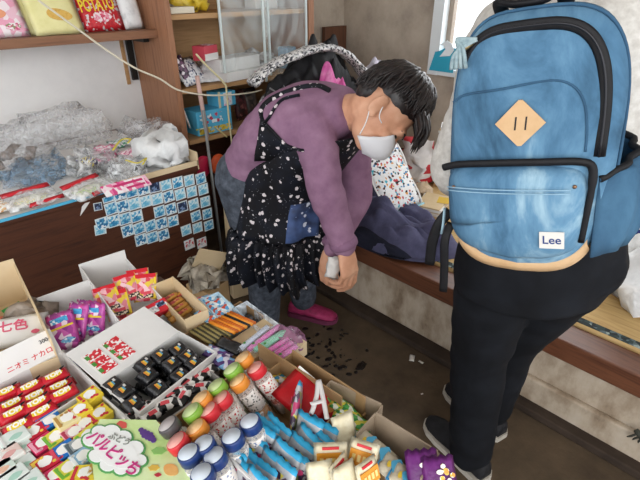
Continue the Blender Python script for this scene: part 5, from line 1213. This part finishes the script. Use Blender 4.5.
# ---------------------------------------------------------------- the man with the backpack
ML, MF = .52, 1.02
o2 = Vector((ML, MF, 0))
mroot = thing('person', 'standing person seen from behind in a light shirt and black trousers, wearing the blue backpack', 'person', ((MF+ML)*Q, (MF-ML)*Q, 0), (0, 0, -PI/4))
def V(l, f, z): return Vector((l, f, z))-o2
fm = Vector((-.17, .985, 0)).normalized(); rm = Vector((fm.y, -fm.x, 0))
hL, hR = V(.435, .955, .84), V(.61, .935, .84)
kL, kR = V(.462, 1.01, .46), V(.60, 1.10, .46)
aL, aR = V(.492, .985, .085), V(.60, 1.145, .085)
trunk = [V(.52, .945, .84), V(.525, .94, .98), V(.535, .93, 1.15), V(.545, .93, 1.30), V(.55, .935, 1.385)]
sL, sR = V(.352, .945, 1.315), V(.725, .925, 1.315)
eL, eR = V(.303, .965, 1.04), V(.775, .96, 1.05)
wL, wR = V(.43, 1.13, 1.0), V(.68, 1.14, 1.0)
hcm = V(.555, .965, 1.55)
MM = xf(hcm, (0, 0, .17))
bm = BM()
head_pieces(bm, MM, 1.05)
limb(bm, [trunk[3], trunk[4]+Zv*.03, hcm-Zv*.03-fm*.02], [.075, .058, .056], 4, 14)
loft(bm, rings_along(trunk, [.13, .125, .14, .14, .06], [.085, .085, .095, .085, .05], rm))
for a, b, c in ((sL, eL, wL), (sR, eR, wR)): limb(bm, [a, b, c], [.048, .038, .026])
for a, b, c in ((hL, kL, aL), (hR, kR, aR)): limb(bm, [a, b, c], [.078, .054, .036])
hand(bm, wL, (fm*.7+rm*.6-Zv*.15), Vector((-.3, .1, 1)), -1, (.5, .55, .6, .65), 1.0)
hand(bm, wR, (fm*.7-rm*.6-Zv*.15), Vector((.3, .1, 1)), 1, (.5, .55, .6, .65), 1.0)
solid('body', bm, m_skin, .005, 4, mroot)
for sx in (-1, 1):
    bm = BM(); ellM(bm, MM @ xf((sx*.034, .094, .001)) @ Matrix.Diagonal((.014, .005, .006, 1)), 10, 6); obj('eye', bm, MC['dark_eye'], mroot)
rng = random.Random(9); bm = BM()
ellM(bm, MM @ xf((0, -.018, .04)) @ Matrix.Diagonal((.090, .110, .100, 1)), 20, 14); ellM(bm, MM @ xf((0, -.06, -.01)) @ Matrix.Diagonal((.07, .052, .07, 1)), 16, 10)
locks(bm, MM, 1.05, 240, rng, r=(.092, .112, .112), c=(0, -.014, .03), maxa=wmax, lift=.08)
obj('hair', bm, m_hair, mroot, smooth=True)
# shirt
m_shirt = mottled('heather_shirt', ['b5b0a9', 'c6c2bb', 'd6d3cd'], 60, .9, bmp=.3, bscale=220, bdist=.001)
bm = BM()
loft(bm, rings_along([V(.52, .945, .86)]+trunk[1:]+[V(.55, .937, 1.41)], [.185, .182, .185, .19, .10, .066], [.125, .12, .125, .115, .085, .06], rm, 26))
for a, b, c, s_ in ((sL, eL, wL, trunk[3]), (sR, eR, wR, trunk[3])): limb(bm, [lerp(s_, a, .5), a, lerp(a, b, .5), b, lerp(b, c, .45), lerp(b, c, .92)], [.085, .074, .064, .060, .052, .043], 4, 16)
sj = solid('shirt', bm, m_shirt, .0075, 5, mroot)
wrinkle(sj, lambda c: noise.noise(c*10)*.006+noise.noise(Vector((c.x*12, c.y*12, c.z*38)))*.004)
# trousers
m_trs = mottled('black_trousers', ['0b0c0f', '121419', '191c22'], 9, .85, bmp=.15, bscale=120, bdist=.001, spec=.2)
bm = BM()
loft(bm, rings_along([V(.52, .945, .74), V(.52, .942, .86), V(.52, .942, 1.0)], [.18, .186, .175], [.125, .132, .115], rm, 26))
for a, b, c in ((hL, kL, aL), (hR, kR, aR)): limb(bm, [a+Zv*.0, lerp(a, b, .35), b, lerp(b, c, .5), c-Zv*.025], [.108, .100, .082, .074, .066], 5, 18)
tr = solid('trousers', bm, m_trs, .008, 6, mroot)
wrinkle(tr, lambda c: noise.noise(Vector((c.x*9, c.y*9, c.z*16)))*.007)
fA = Vector((-.50, .87, 0)).normalized()
m_sho = mottled('black_canvas', ['101012', '1a1a1d', '242428'], 40, .7, bmp=.2); m_sole = plain('pale_sole', 'b3aca0', .7)
for a_ in (aL, aR): 
    ft = a_-Zv*a_.z+fA*.075; shoe(mroot, ft-fA*.015, fA, [m_sho, m_sole], .265, .045, hgt=.066)
# ---------------------------------------------------------------- backpack (local: x right, -y outwards, z up)
bl, bf, bz, bb = .420, .825, .912, math.radians(29)
bp = thing('backpack', 'blue denim-like backpack with tan diamond patch on the standing person\'s back', 'backpack', ((bf+bl)*Q, (bf-bl)*Q, bz), (.02, -.165, math.radians(45)-bb-PI/2))
m_den = mottled('washed_blue', ['35566f', '4b7290', '628ba8', '9dbbca'], 9, .85, (1, 1, .45), 6, .35, 260, .001, .33, .68, .25, .6)
m_den2 = mottled('washed_blue_dark', ['2b465d', '3a5d79', '4d7591'], 9, .85, (1, 1, .45), 6, .35, 260, .001, .28, .78, .25, .6)
m_tan = mottled('tan_leather', ['c09a70', 'cca87e', 'd6b48d'], 14, .6, bmp=.1); m_zip = mottled('black_zip', ['0c0c0f', '16161a'], 60, .6, bmp=.3, bscale=500, bdist=.0006)
m_stitch = plain('pale_stitch', '8fb2c8', .8)
BW, BH = .138, .462
def outline(n=64, w_=BW, h_=BH, rt_=.105, sag=.030):
    """bag outline seen from outside: square shoulders rounded at the top, bottom a shallow curve"""
    pts = []
    for i in range(n):
        t = 2*PI*i/n; c, s = math.cos(t), math.sin(t); e_ = 2/3.6 if s > 0 else 2/5.0
        x = math.copysign(abs(c)**e_, c)*w_; z = h_*.5+math.copysign(abs(s)**(2/3.2), s)*h_*.5
        if s < 0: z += sag*(abs(x)/w_)**2*(1 if s < -.2 else abs(s)*5)
        x *= (1-.20*(z/h_)) if x < 0 else (1+.13*(z/h_))
        pts.append((x, z))
    return pts
def bag(bm, ol, secs):
    cx, cz = 0, sum(z for x, z in ol)/len(ol)
    loft(bm, [[Vector((cx+(x-cx)*s, y, cz+(z-cz)*s)) for x, z in ol] for y, s in secs])
ol = outline()
def front_y(x, z):
    u = abs(x)/BW; v = abs(z-BH/2)/(BH/2)
    return -.088+.016*u**2.6+.012*v**3
bm = BM()
cz = BH/2
secs = [(None, .0), (None, .25), (None, .5), (None, .75), (None, .90), (-.058, .985), (-.03, 1.0), (.03, 1.0), (.055, .985), (.068, .93)]
rings = []
for y, s in secs:
    if s == 0: s = .02
    rings.append([Vector((x*s, front_y(x*s, cz+(z-cz)*s) if y is None else y, cz+(z-cz)*s)) for x, z in ol])
loft(bm, rings)
for v in bm.verts: v.co.y += noise.noise(v.co*11)*.006; v.co.x += noise.noise(v.co*9+Vector((5, 0, 0)))*.003
obj('main_compartment', bm, m_den, bp, smooth=True)
def fpath(pts, off=.001): return [Vector((x, front_y(x, z)-off, z)) for x, z in pts]
# broad zip round the top
top = [(x*(.80 if x > 0 else .93), cz+(z-cz)*.90) for x, z in ol if z > .20 and (x > -.06 or z > .40)]
top = sorted(top, key=lambda q: math.atan2(q[1]-.2, q[0]))
bm = BM()
P = fpath(spline([(x, z, 0) for x, z in top], 2) and [(p.x, p.y) for p in spline([(x, z, 0) for x, z in top], 2)], .001)
tube(bm, P, .0092, 8, sq=.35, up=(0, 1, 0)); zp = obj('zip_band', bm, m_zip, bp, smooth=True)
bm = BM(); tube(bm, [p+Vector((0, -.004, 0)) for p in P], .0022, 6); obj('zip_teeth', bm, plain('zip_teeth', '2a2a2e', .35, .4), zp)
# outer seam of the side gusset
bm = BM(); tube(bm, [Vector((x*1.0, -.052, z)) for x, z in sorted([q for q in ol if q[1] > .1], key=lambda q: math.atan2(q[1]-.1, q[0]))], .0028, 6); obj('piping', bm, m_den2, bp)
# stitched arch on the upper panel
arch = [(-.112, .330), (-.09, .342), (-.03, .348), (.04, .356), (.072, .346), (.090, .32), (.097, .28), (.098, .24)]
bm = BM(); tube(bm, fpath([(p.x, p.y) for p in spline([(x, z, 0) for x, z in arch], 4)], .0005), .0022, 6); obj('seam', bm, m_den2, bp)
# front pocket
def ppts(n=48):
    out = []
    for i in range(n):
        t = 2*PI*i/n; c, s = math.cos(t), math.sin(t)
        x = math.copysign(abs(c)**(2/6), c)*.118-.010; z = .126+math.copysign(abs(s)**(2/5), s)*.092
        if s < 0: z += .026*(abs(x)/.122)**2*(1 if s < -.25 else abs(s)*4)
        out.append((x, z))
    return out
pp = ppts(); rings = []
for s, dy in ((.02, .030), (.3, .030), (.6, .028), (.85, .022), (.96, .012), (1.0, .0), (1.0, -.012)):
    rings.append([Vector((-.006+(x+.006)*s, front_y(-.006+(x+.006)*s, .126+(z-.126)*s)-dy, .126+(z-.126)*s)) for x, z in pp])
bm = BM(); loft(bm, rings)
for v in bm.verts: v.co.y += noise.noise(v.co*16)*.006
pk_ = obj('front_pocket', bm, m_den, bp, smooth=True)
def ppath(pts, dy=.034): return [Vector((x, front_y(x, z)-dy, z)) for x, z in pts]
zpts = [(-.132, .212), (-.10, .221), (-.03, .226), (.05, .228), (.092, .227), (.110, .217), (.112, .18), (.108, .13), (.104, .08)]
bm = BM(); tube(bm, ppath([(p.x, p.y) for p in spline([(x, z, 0) for x, z in zpts], 4)], .012), [.0068]*24+[.0055]*9, 8, sq=.7, up=(0, 1, 0)); obj('pocket_zip', bm, m_zip, pk_, smooth=True)
bm = BM()
for dz in (0, -.006): tube(bm, ppath([(x, .184+.03*(x+.006)**2+dz+.03*x*.5) for x in [-.12+.0225*i for i in range(10)]], .0315 if not dz else .0325), .0011, 5)
obj('stitching', bm, m_stitch, pk_)
for x, z in ((.088, .188), (-.110, .180)):
    bm = BM(); lathe(bm, [(.0005, 0), (.0036, 0), (.003, .002), (.0005, .0026)], 10, xf((x, front_y(x, z)-.022, z), (PI/2, 0, 0))); obj('rivet', bm, plain('copper_rivet', '8a6a52', .35, .7), pk_)
# side pockets with elastic tops
for sx in (1, -1):
    rings = []
    for k in range(9):
        z = .045+.205*k/8; bulge = (.060 if sx > 0 else .006)*math.sin(PI*(.18+.62*(1-k/8)))+(.016 if sx > 0 else .004)
        rings.append([Vector((sx*(BW*.965*(1-(.2 if sx < 0 else 0)*z/BH)+bulge*math.sin(t)*(1+.10*math.sin(9*t+sx))-.012), (-.078 if sx > 0 else -.04)+.138*(t/PI), z+(-.06*(1-t/PI) if k == 8 else -.03*(1-t/PI) if k == 7 else 0))) for t in (PI*q/22 for q in range(23))])
    bm = BM(); loft(bm, rings, closed=False)
    sp_ = obj('side_pocket', bm, m_den2, bp, smooth=True); sp_.modifiers.new('t', 'SOLIDIFY').thickness = .004
    bm = BM(); tube(bm, [p+Vector((sx*.001, 0, .002)) for p in rings[-1]], .0062, 8); obj('elastic_band', bm, m_zip, sp_, smooth=True)
# tan base
bm = BM(); low = sorted([q for q in outline(140) if q[1] < .062], key=lambda q: q[0]); rings = []
for x, z in low:
    s = .985; rings.append([Vector((x*sc_, y_, cz+(z-cz)*sc_+dz)) for y_, sc_, dz in ((-.0755+.006*(abs(x)/BW)**2, .955, .018), (-.081+.010*(abs(x)/BW)**2, .955, .004), (-.070, 1.0, -.002), (-.03, 1.012, -.003), (.03, 1.012, -.003), (.066, .98, 0))])
loft(bm, rings, closed=False)
o = obj('leather_base', bm, m_tan, bp, smooth=True); o.modifiers.new('t', 'SOLIDIFY').thickness = .003
# diamond patch with two slits
px_, pz_ = .0, .292
bm = BM(); Mp = xf((px_, front_y(px_, pz_)-.0028, pz_), (PI/2-.0, 0, 0))
poly(bm, [(.039, 0), (.003, .038), (-.003, .038), (-.039, 0), (-.003, -.038), (.003, -.038)], .003, M=Mp); dp = obj('leather_patch', bm, m_tan, bp)
bm = BM()
for dx in (-.007, .009): poly(bm, [(dx-.0018, -.011), (dx+.0008, -.011), (dx+.0024, .011), (dx-.0002, .011)], .0006, M=Mp @ xf((0, 0, .0030)))
obj('slit', bm, m_black, dp)
# woven brand label
lx, lz = .060, .093
Ml = xf((lx, front_y(lx, lz)-.0325, lz), (PI/2-.05, -.06, 0))
bm = BM(); poly(bm, [(-.0195, -.0155), (.0195, -.0155), (.0195, .0155), (-.0195, .0155)], .0012, M=Ml); lb_ = obj('woven_label', bm, plain('label_white', 'd9d6d0', .7), bp)
bm = BM(); text_bm(bm, 'Lee', .021, Ml @ xf((0, 0, .0014)), 0, .012); obj('label_lettering', bm, plain('navy_ink', '2b3f78', .6), lb_)
# carry handle, strap tops, puller tassel
bm = BM(); tube(bm, spline([(-.048, .022, .452), (-.046, -.014, .475), (-.02, -.036, .470), (.02, -.038, .470), (.046, -.014, .477), (.05, .022, .452)], 5), .0125, 10, sq=.5); obj('carry_handle', bm, m_zip, bp, smooth=True)
bm = BM(); q0 = Vector((-.074, -.080, .425))
tube(bm, [q0, q0+Vector((-.012, -.008, -.006)), q0+Vector((-.028, -.010, -.016))], [.003, .005, .004], 8); obj('zip_puller', bm, plain('brass_puller', '8a7a58', .35, .8), bp)
for k in range(4):
    bm = BM(); tube(bm, spline([q0+Vector((.006, -.01, .004)), q0+Vector((-.014-.004*k, -.014, -.004+.004*k)), q0+Vector((-.030+.005*k, -.016, -.016+.003*k)), q0+Vector((-.036+.008*k, -.012, -.038))], 4), .0036, 6); obj('cord_tassel', bm, mottled('grey_blue_cord', ['6f858c', '8fa3a8', 'a9b8ba'], 60, .8, bmp=.2), bp)
for sx in (-1, 1):
    bm = BM(); tube(bm, spline([(sx*.07, .065, .43), (sx*.085, .10, .445), (sx*.10, .19, .42), (sx*.115, .255, .33), (sx*.125, .245, .20), (sx*.135, .14, .09), (sx*.13, .06, .05)], 6), .028, 10, sq=.3, up=(sx, 0, 0)) if 0 else tube(bm, spline([(sx*.06, .065, .42), (sx*.08, .10, .44), (sx*.10, .20, .425), (sx*.115, .265, .33), (sx*.135, .26, .20), (sx*.165, .15, .09), (sx*.135, .06, .05)], 6), .022, 10, sq=.4)
    obj('shoulder_strap', bm, m_den2, bp, smooth=True)
# loose webbing tails hanging at the left
for pts, r_, in (([(-.138, -.03, .10), (-.158, -.045, .075), (-.175, -.045, .03), (-.186, -.04, -.03)], .011), ([(-.135, -.035, .075), (-.146, -.05, .04), (-.150, -.05, -.03), (-.155, -.05, -.09)], .009)):
    bm = BM(); tube(bm, spline(pts, 4), r_, 8, sq=.25, up=(0, 1, 0)); obj('webbing_tail', bm, m_zip, bp)
bm = BM(); tube(bm, [(-.142, -.055, .115), (-.145, -.058, .085), (-.15, -.058, .06)], .006, 6, sq=.4); obj('blue_tab', bm, plain('pale_blue_tab', '9dbccb', .6), bp)
# ================================================================ things on the raised floor
PZ = ZP+.0145
def cloth(name, label, cat, cx, cy, sx, sy, h, mat, seed=0, rot=0, fold=5, group=None, base=PZ):
    """heap of folded cloth: a draped sheet closed underneath"""
    n = 46; bm = BM(); top = {}
    for i in range(n+1):
        for j in range(n+1):
            u, v = i/n*2-1, j/n*2-1; r2 = max(abs(u), abs(v)); rr_ = math.hypot(u, v)
            e = max(0, 1-rr_**2.4)**.6
            wob = 1+.14*noise.noise(Vector((math.atan2(v, u)*1.2, seed, 1)))
            z = h*e*(.62+.55*noise.noise(Vector((u*1.6+seed, v*1.6, seed*2)))+.22*abs(noise.noise(Vector((u*fold+seed, v*fold*.6, 3))))*2)
            x, y = u*math.sqrt(1-v*v/2)*sx*wob, v*math.sqrt(1-u*u/2)*sy*wob
            d = noise.noise_vector(Vector((u*3, v*3, seed)))*.02*e
            top[i, j] = bm.verts.new((x+d.x, y+d.y, max(.003, z+.004)))
    for i in range(n):
        for j in range(n):
            f = bm.faces.new((top[i, j], top[i+1, j], top[i+1, j+1], top[i, j+1])); f.smooth = True
    rim = [top[i, 0] for i in range(n)]+[top[n, j] for j in range(n)]+[top[i, n] for i in range(n, 0, -1)]+[top[0, j] for j in range(n, 0, -1)]
    lo = [bm.verts.new((v.co.x, v.co.y, 0)) for v in rim]; m = len(rim)
    for k in range(m): bm.faces.new((rim[k], lo[k], lo[(k+1) % m], rim[(k+1) % m]))
    bm.faces.new(lo[::-1])
    return tag(obj(name, bm, mat, None, (cx, cy, base), (0, 0, rot)), label, cat, group)
m_slate = mottled('slate_purple_cloth', ['3d3d55', '52526e', '6a6a88'], 7, .9, bmp=.3, bscale=120, bdist=.002)
m_navyc = mottled('ink_navy_cloth', ['14151f', '1e2030', '2b2d42'], 7, .9, bmp=.3, bscale=120, bdist=.002)
a = at(388, 228, Z=PZ+.05); cloth('folded_clothes', 'slate purple garment heaped on the tatami edge in front of the printed tote bag', 'clothes', a.x+.06, a.y-.02, .20, .30, .17, m_slate, 3, 0)
a = at(368, 236, Z=PZ+.02); cloth('folded_clothes', 'inky navy garment along the beam, under the slate purple one', 'clothes', a.x+.00, a.y+.06, .085, .30, .06, m_navyc, 8, 0)
a = at(355, 175, Z=PZ+.2); cloth('folded_clothes', 'tall slate purple garment pile behind the bending woman\'s arm', 'clothes', a.x+.03, a.y+.02, .18, .15, .33, m_slate, 12, .4)
# printed tote bag leaning on the clothes
TB = [at(366, 157, Z=.66), at(399, 146, Z=.69), at(417, 200, Z=.45), at(384, 212, Z=.45)]
cen = sum(TB, Vector())/4; ux_ = ((TB[1]-TB[0])+(TB[2]-TB[3])).normalized(); uz_ = ((TB[0]-TB[3])+(TB[1]-TB[2])); uz_ = (uz_-ux_*uz_.dot(ux_)).normalized(); un = ux_.cross(uz_)
Mt = Matrix(((ux_.x, uz_.x, un.x, cen.x), (ux_.y, uz_.y, un.y, cen.y), (ux_.z, uz_.z, un.z, cen.z), (0, 0, 0, 1)))
tw, th_ = ((TB[1]-TB[0]).length+(TB[2]-TB[3]).length)/2, ((TB[0]-TB[3]).length+(TB[1]-TB[2]).length)/2
tt = thing('tote_bag', 'white tote bag printed all over with colourful little drawings, leaning on the clothes', 'bag', cen); Mt.translation = (0, 0, 0)
bm = BM(); pouch(bm, tw*1.08, th_*1.15, .035, 12, 12, e=.4, jit=.012, seed=4, M=Mt)
obj('bag_body', bm, printed('doodle_print', ['f1f1f2', 'e9eaec', 'f4f4f5', 'efeff0', 'f2f2f2', 'ededee', 'f4f4f4', 'f0f0f2', 'eaebed', '3a7fae', 'eff0f1', 'c2404a', 'f2f2f3', '5a3a32', 'ecedee', 'e2a24a', 'f3f3f4', '3fb2c4', 'f0f0f1', '26262a'], 62, .75), tt)
for s_ in (-1, 1):
    bm = BM(); tube(bm, [Mt @ Vector((s_*tw*.53, th_*(-.55+.11*k), .004+.006*math.sin(k))) for k in range(11)], .006, 6, sq=.5); obj('side_binding', bm, m_wt, tt)
bm = BM(); tube(bm, [Mt @ Vector((tw*(-.6+.13*k), th_*-.58-.004*math.sin(k), .004)) for k in range(10)], .008, 6, sq=.5); obj('blue_hem', bm, plain('pale_aqua', '9fd0dc', .7), tt)
bm = BM(); tube(bm, spline([Mt @ Vector(q) for q in ((-tw*.2, th_*.5, .01), (-tw*.25, th_*.72, .02), (tw*.05, th_*.8, .02), (tw*.2, th_*.68, .02), (tw*.2, th_*.5, .01))], 5), .007, 6, sq=.4); obj('bag_handle', bm, m_wt, tt)
# red and white plastic bag, food, board and papers by the wall
a = at(420, 160, Z=.48); heap('plastic_bag', 'white plastic bag with red print behind the woman\'s face', 'plastic bag', (a.x, a.y, PZ), (.11, .12, .16), printed('red_white_poly', ['e9e6e4', 'f0eeed', 'c62f3c', 'e4e1df', 'eceae8', 'e6e3e1', 'd8434c'], 11, .35, (1, 1, 2.2)), .03, 14, 71)
a = at(419, 176, Z=.46); heap('tan_bundle', 'rounded beige bundle below the red and white plastic bag', 'bundle', (a.x-.03, a.y-.05, PZ), (.055, .06, .055), mottled('beige_cloth', ['b39a7c', 'c9b296', 'd8c5ac'], 14, .85, bmp=.3), .012, 14, 73)
a = at(418, 188, Z=.40); heap('green_bundle', 'dark green bundle between the tote bag and the paper stack', 'bundle', (a.x-.02, a.y-.02, PZ), (.05, .05, .032), mottled('bottle_green', ['1d2a22', '2f4236', '46584a'], 14, .8, bmp=.3), .012, 14, 75)
a = at(437, 188, Z=PZ); t = thing('wooden_board', 'tan wooden board standing upright by the wall right of the red and white bag', 'board', (a.x+.06, a.y+.02, PZ), (0, 0, .3))
bm = BM(); box(bm, (0, 0, .16), (.10, .05, .32), bev=.003); obj('board', bm, m_plyw, t)
for k in range(3):
    bm = BM(); box(bm, (.0, -.004+.003*k, .325+.012*k), (.11, .075-.006*k, .010), rot=(0, 0, .1*k)); tag(obj('booklet', bm, (m_white, m_tanc, m_white)[k], None, (a.x+.06, a.y+.02, PZ), (0, 0, .3)), 'thin booklet on the upright wooden board, %s' % ('lowest', 'middle', 'topmost')[k], 'booklet', 'booklets on the wooden board')
a = at(431, 202, Z=PZ+.04)
for k in range(7):
    bm = BM(); box(bm, (0, 0, .0035), (.19+.008*(k % 3), .13, .0068)); tag(obj('paper_sheaf', bm, m_white if k % 3 else m_tanc, None, (a.x+.004*(k % 2), a.y-.01, PZ+.001+.0072*k), (0, 0, .25+.07*(k % 3))), 'flat %s paper bundle in the stack beside the tote bag, %s from the bottom' % ('white' if k % 3 else 'tan', ORD[k]), 'paper', 'paper stack beside the tote bag')
bm = BM(); poly(bm, [(-.04, -.03), (.04, -.03), (.04, .03), (-.04, .03)], .001); tag(obj('yellow_slip', bm, plain('slip_yellow', 'dcb53c', .6), None, (a.x+.04, a.y-.05, PZ+.0525), (0, 0, .4)), 'small yellow slip on top of the paper stack', 'slip')
# white plastic sack at the right
a = at(628, 285, Z=PZ+.08)
t = heap('plastic_sack', 'large translucent white plastic sack on the tatami at the right edge', 'sack', (a.x+.10, a.y-.05, PZ), (.17, .20, .15), m_carrier, .035, 12, 81)
a2 = at(634, 243, Z=PZ+.2); heap('turquoise_bundle', 'blue and white bundle poking up behind the white sack', 'bundle', (a2.x+.25, a2.y-.02, PZ), (.08, .09, .14), printed('aqua_white_print', ['3aa5c8', 'e8eef0', '2a3f9a', 'dfe8ec', '62c4d6'], 22, .5), .02, 14, 83)
# dark scrap near the step
a = at(634, 433, X=XS-.03)
t = thing('dark_sprig', 'small dark grey twisted sprig at the foot of the step, right edge', 'sprig', (a.x-.004, a.y, a.z))
bm = BM(); tube(bm, spline([(0, 0, .02), (-.006, -.015, .014), (-.01, -.035, .006), (-.006, -.06, .010)], 4), [.007, .008, .009, .010, .010, .010, .010, .010, .009, .008, .007, .006, .004], 8); bmx = obj('stem', bm, plain('dark_olive_grey', '3c3d35', .7), t)
for k in range(4):
    bm = BM(); tube(bm, spline([(-.006, -.008-.013*k, .012), (-.012, .004-.012*k, -.004), (-.008, .012-.016*k, -.018)], 4), [.0035]*5+[.003, .0025, .002, .0015], 6); obj('twig', bm, MC['dark_olive_grey'], t)
# low chest with clothes and bags behind the woman
ct = thing('low_chest', 'low dark wooden chest on the raised floor, buried under bags and cloths', 'chest', (1.98, 1.90, PZ))
bm = BM(); box(bm, (0, 0, .21), (.82, .30, .42), bev=.004); obj('chest_body', bm, m_desk, ct)
bm = BM(); box(bm, (0, 0, .43), (.84, .32, .02), bev=.003); obj('chest_lid', bm, m_desk, ct)
CZ = PZ+.442
m_blk = mottled('black_nylon', ['08080a', '111114', '1c1c20'], 12, .6, bmp=.3)
m_paisley = printed('monochrome_print', ['d9d8d6', 'c6c6c8', '3b3b40', 'e2e1df', '8b8b90', 'd0d0d0', '1f1f23'], 55, .8, (1, 2.5, 1))
cloth('black_garment', 'black padded garment piled on the chest behind the woman\'s back', 'garment', 1.83, 1.87, .36, .16, .38, m_blk, 5, 0, base=CZ)
a = at(262, 84, Y=1.78)
heap('black_bag', 'black bag end with grey printed band, left of the black garment', 'bag', (1.53, 1.83, CZ), (.085, .10, .095), printed('grey_band_print', ['1a1a1d', '2a2a2e', '8f9094', '1f1f22', 'b5b6b8'], 30, .6), .02, 14, 91)
pts = [at(252, 84, Y=1.80), at(268, 68, Y=1.79), at(290, 57, Y=1.78), at(318, 48, Y=1.80), at(338, 50, Y=1.80), at(354, 62, Y=1.80), at(364, 76, Y=1.80), at(368, 96, Y=1.80)]
bm = BM(); tube(bm, spline(pts, 5), .044, 12, sq=.45); crumple(bm, .008, 30, 4)
tag(obj('printed_scarf', bm, m_paisley, None, smooth=True), 'white and black patterned scarf lying over the black garment', 'scarf')
cloth('pink_towel', 'bright pink towel bunched on the black garment above the woman\'s shoulder', 'towel', at(330, 75, Y=1.72).x, 1.71, .15, .10, .25, mottled('pink_terry', ['b83a86', 'cf6aa4', 'dd94bd'], 16, .95, bmp=.4), 2, .2, fold=2, base=CZ)
cloth('lilac_cloth', 'pale lilac folded cloth at the right end of the chest', 'cloth', 2.33, 1.86, .12, .13, .22, mottled('lilac_cotton', ['b7b2c6', 'cbc7d6', 'dcd9e4'], 12, .9, bmp=.2), 9, .1, base=CZ)
a = at(318, 44, Y=1.95); heap('green_bag', 'small green bag peeping out above the black garment', 'bag', (a.x, 1.98, CZ), (.06, .05, .17), plain('leaf_green_bag', '5a9a55', .5), .015, 14, 95)
# brown board propped against the wall
a = at(330, 34, Y=YW-.02)
t = thing('brown_board', 'dark brown wooden board standing against the wall beside the cabinet', 'board', (a.x+.02, YW-.045, PZ))
bm = BM(); box(bm, (0, 0, .39), (.22, .03, .78), bev=.002); obj('board_panel', bm, wood('umber_board', '4a2f22', '664432', 2, 4, .5), t)
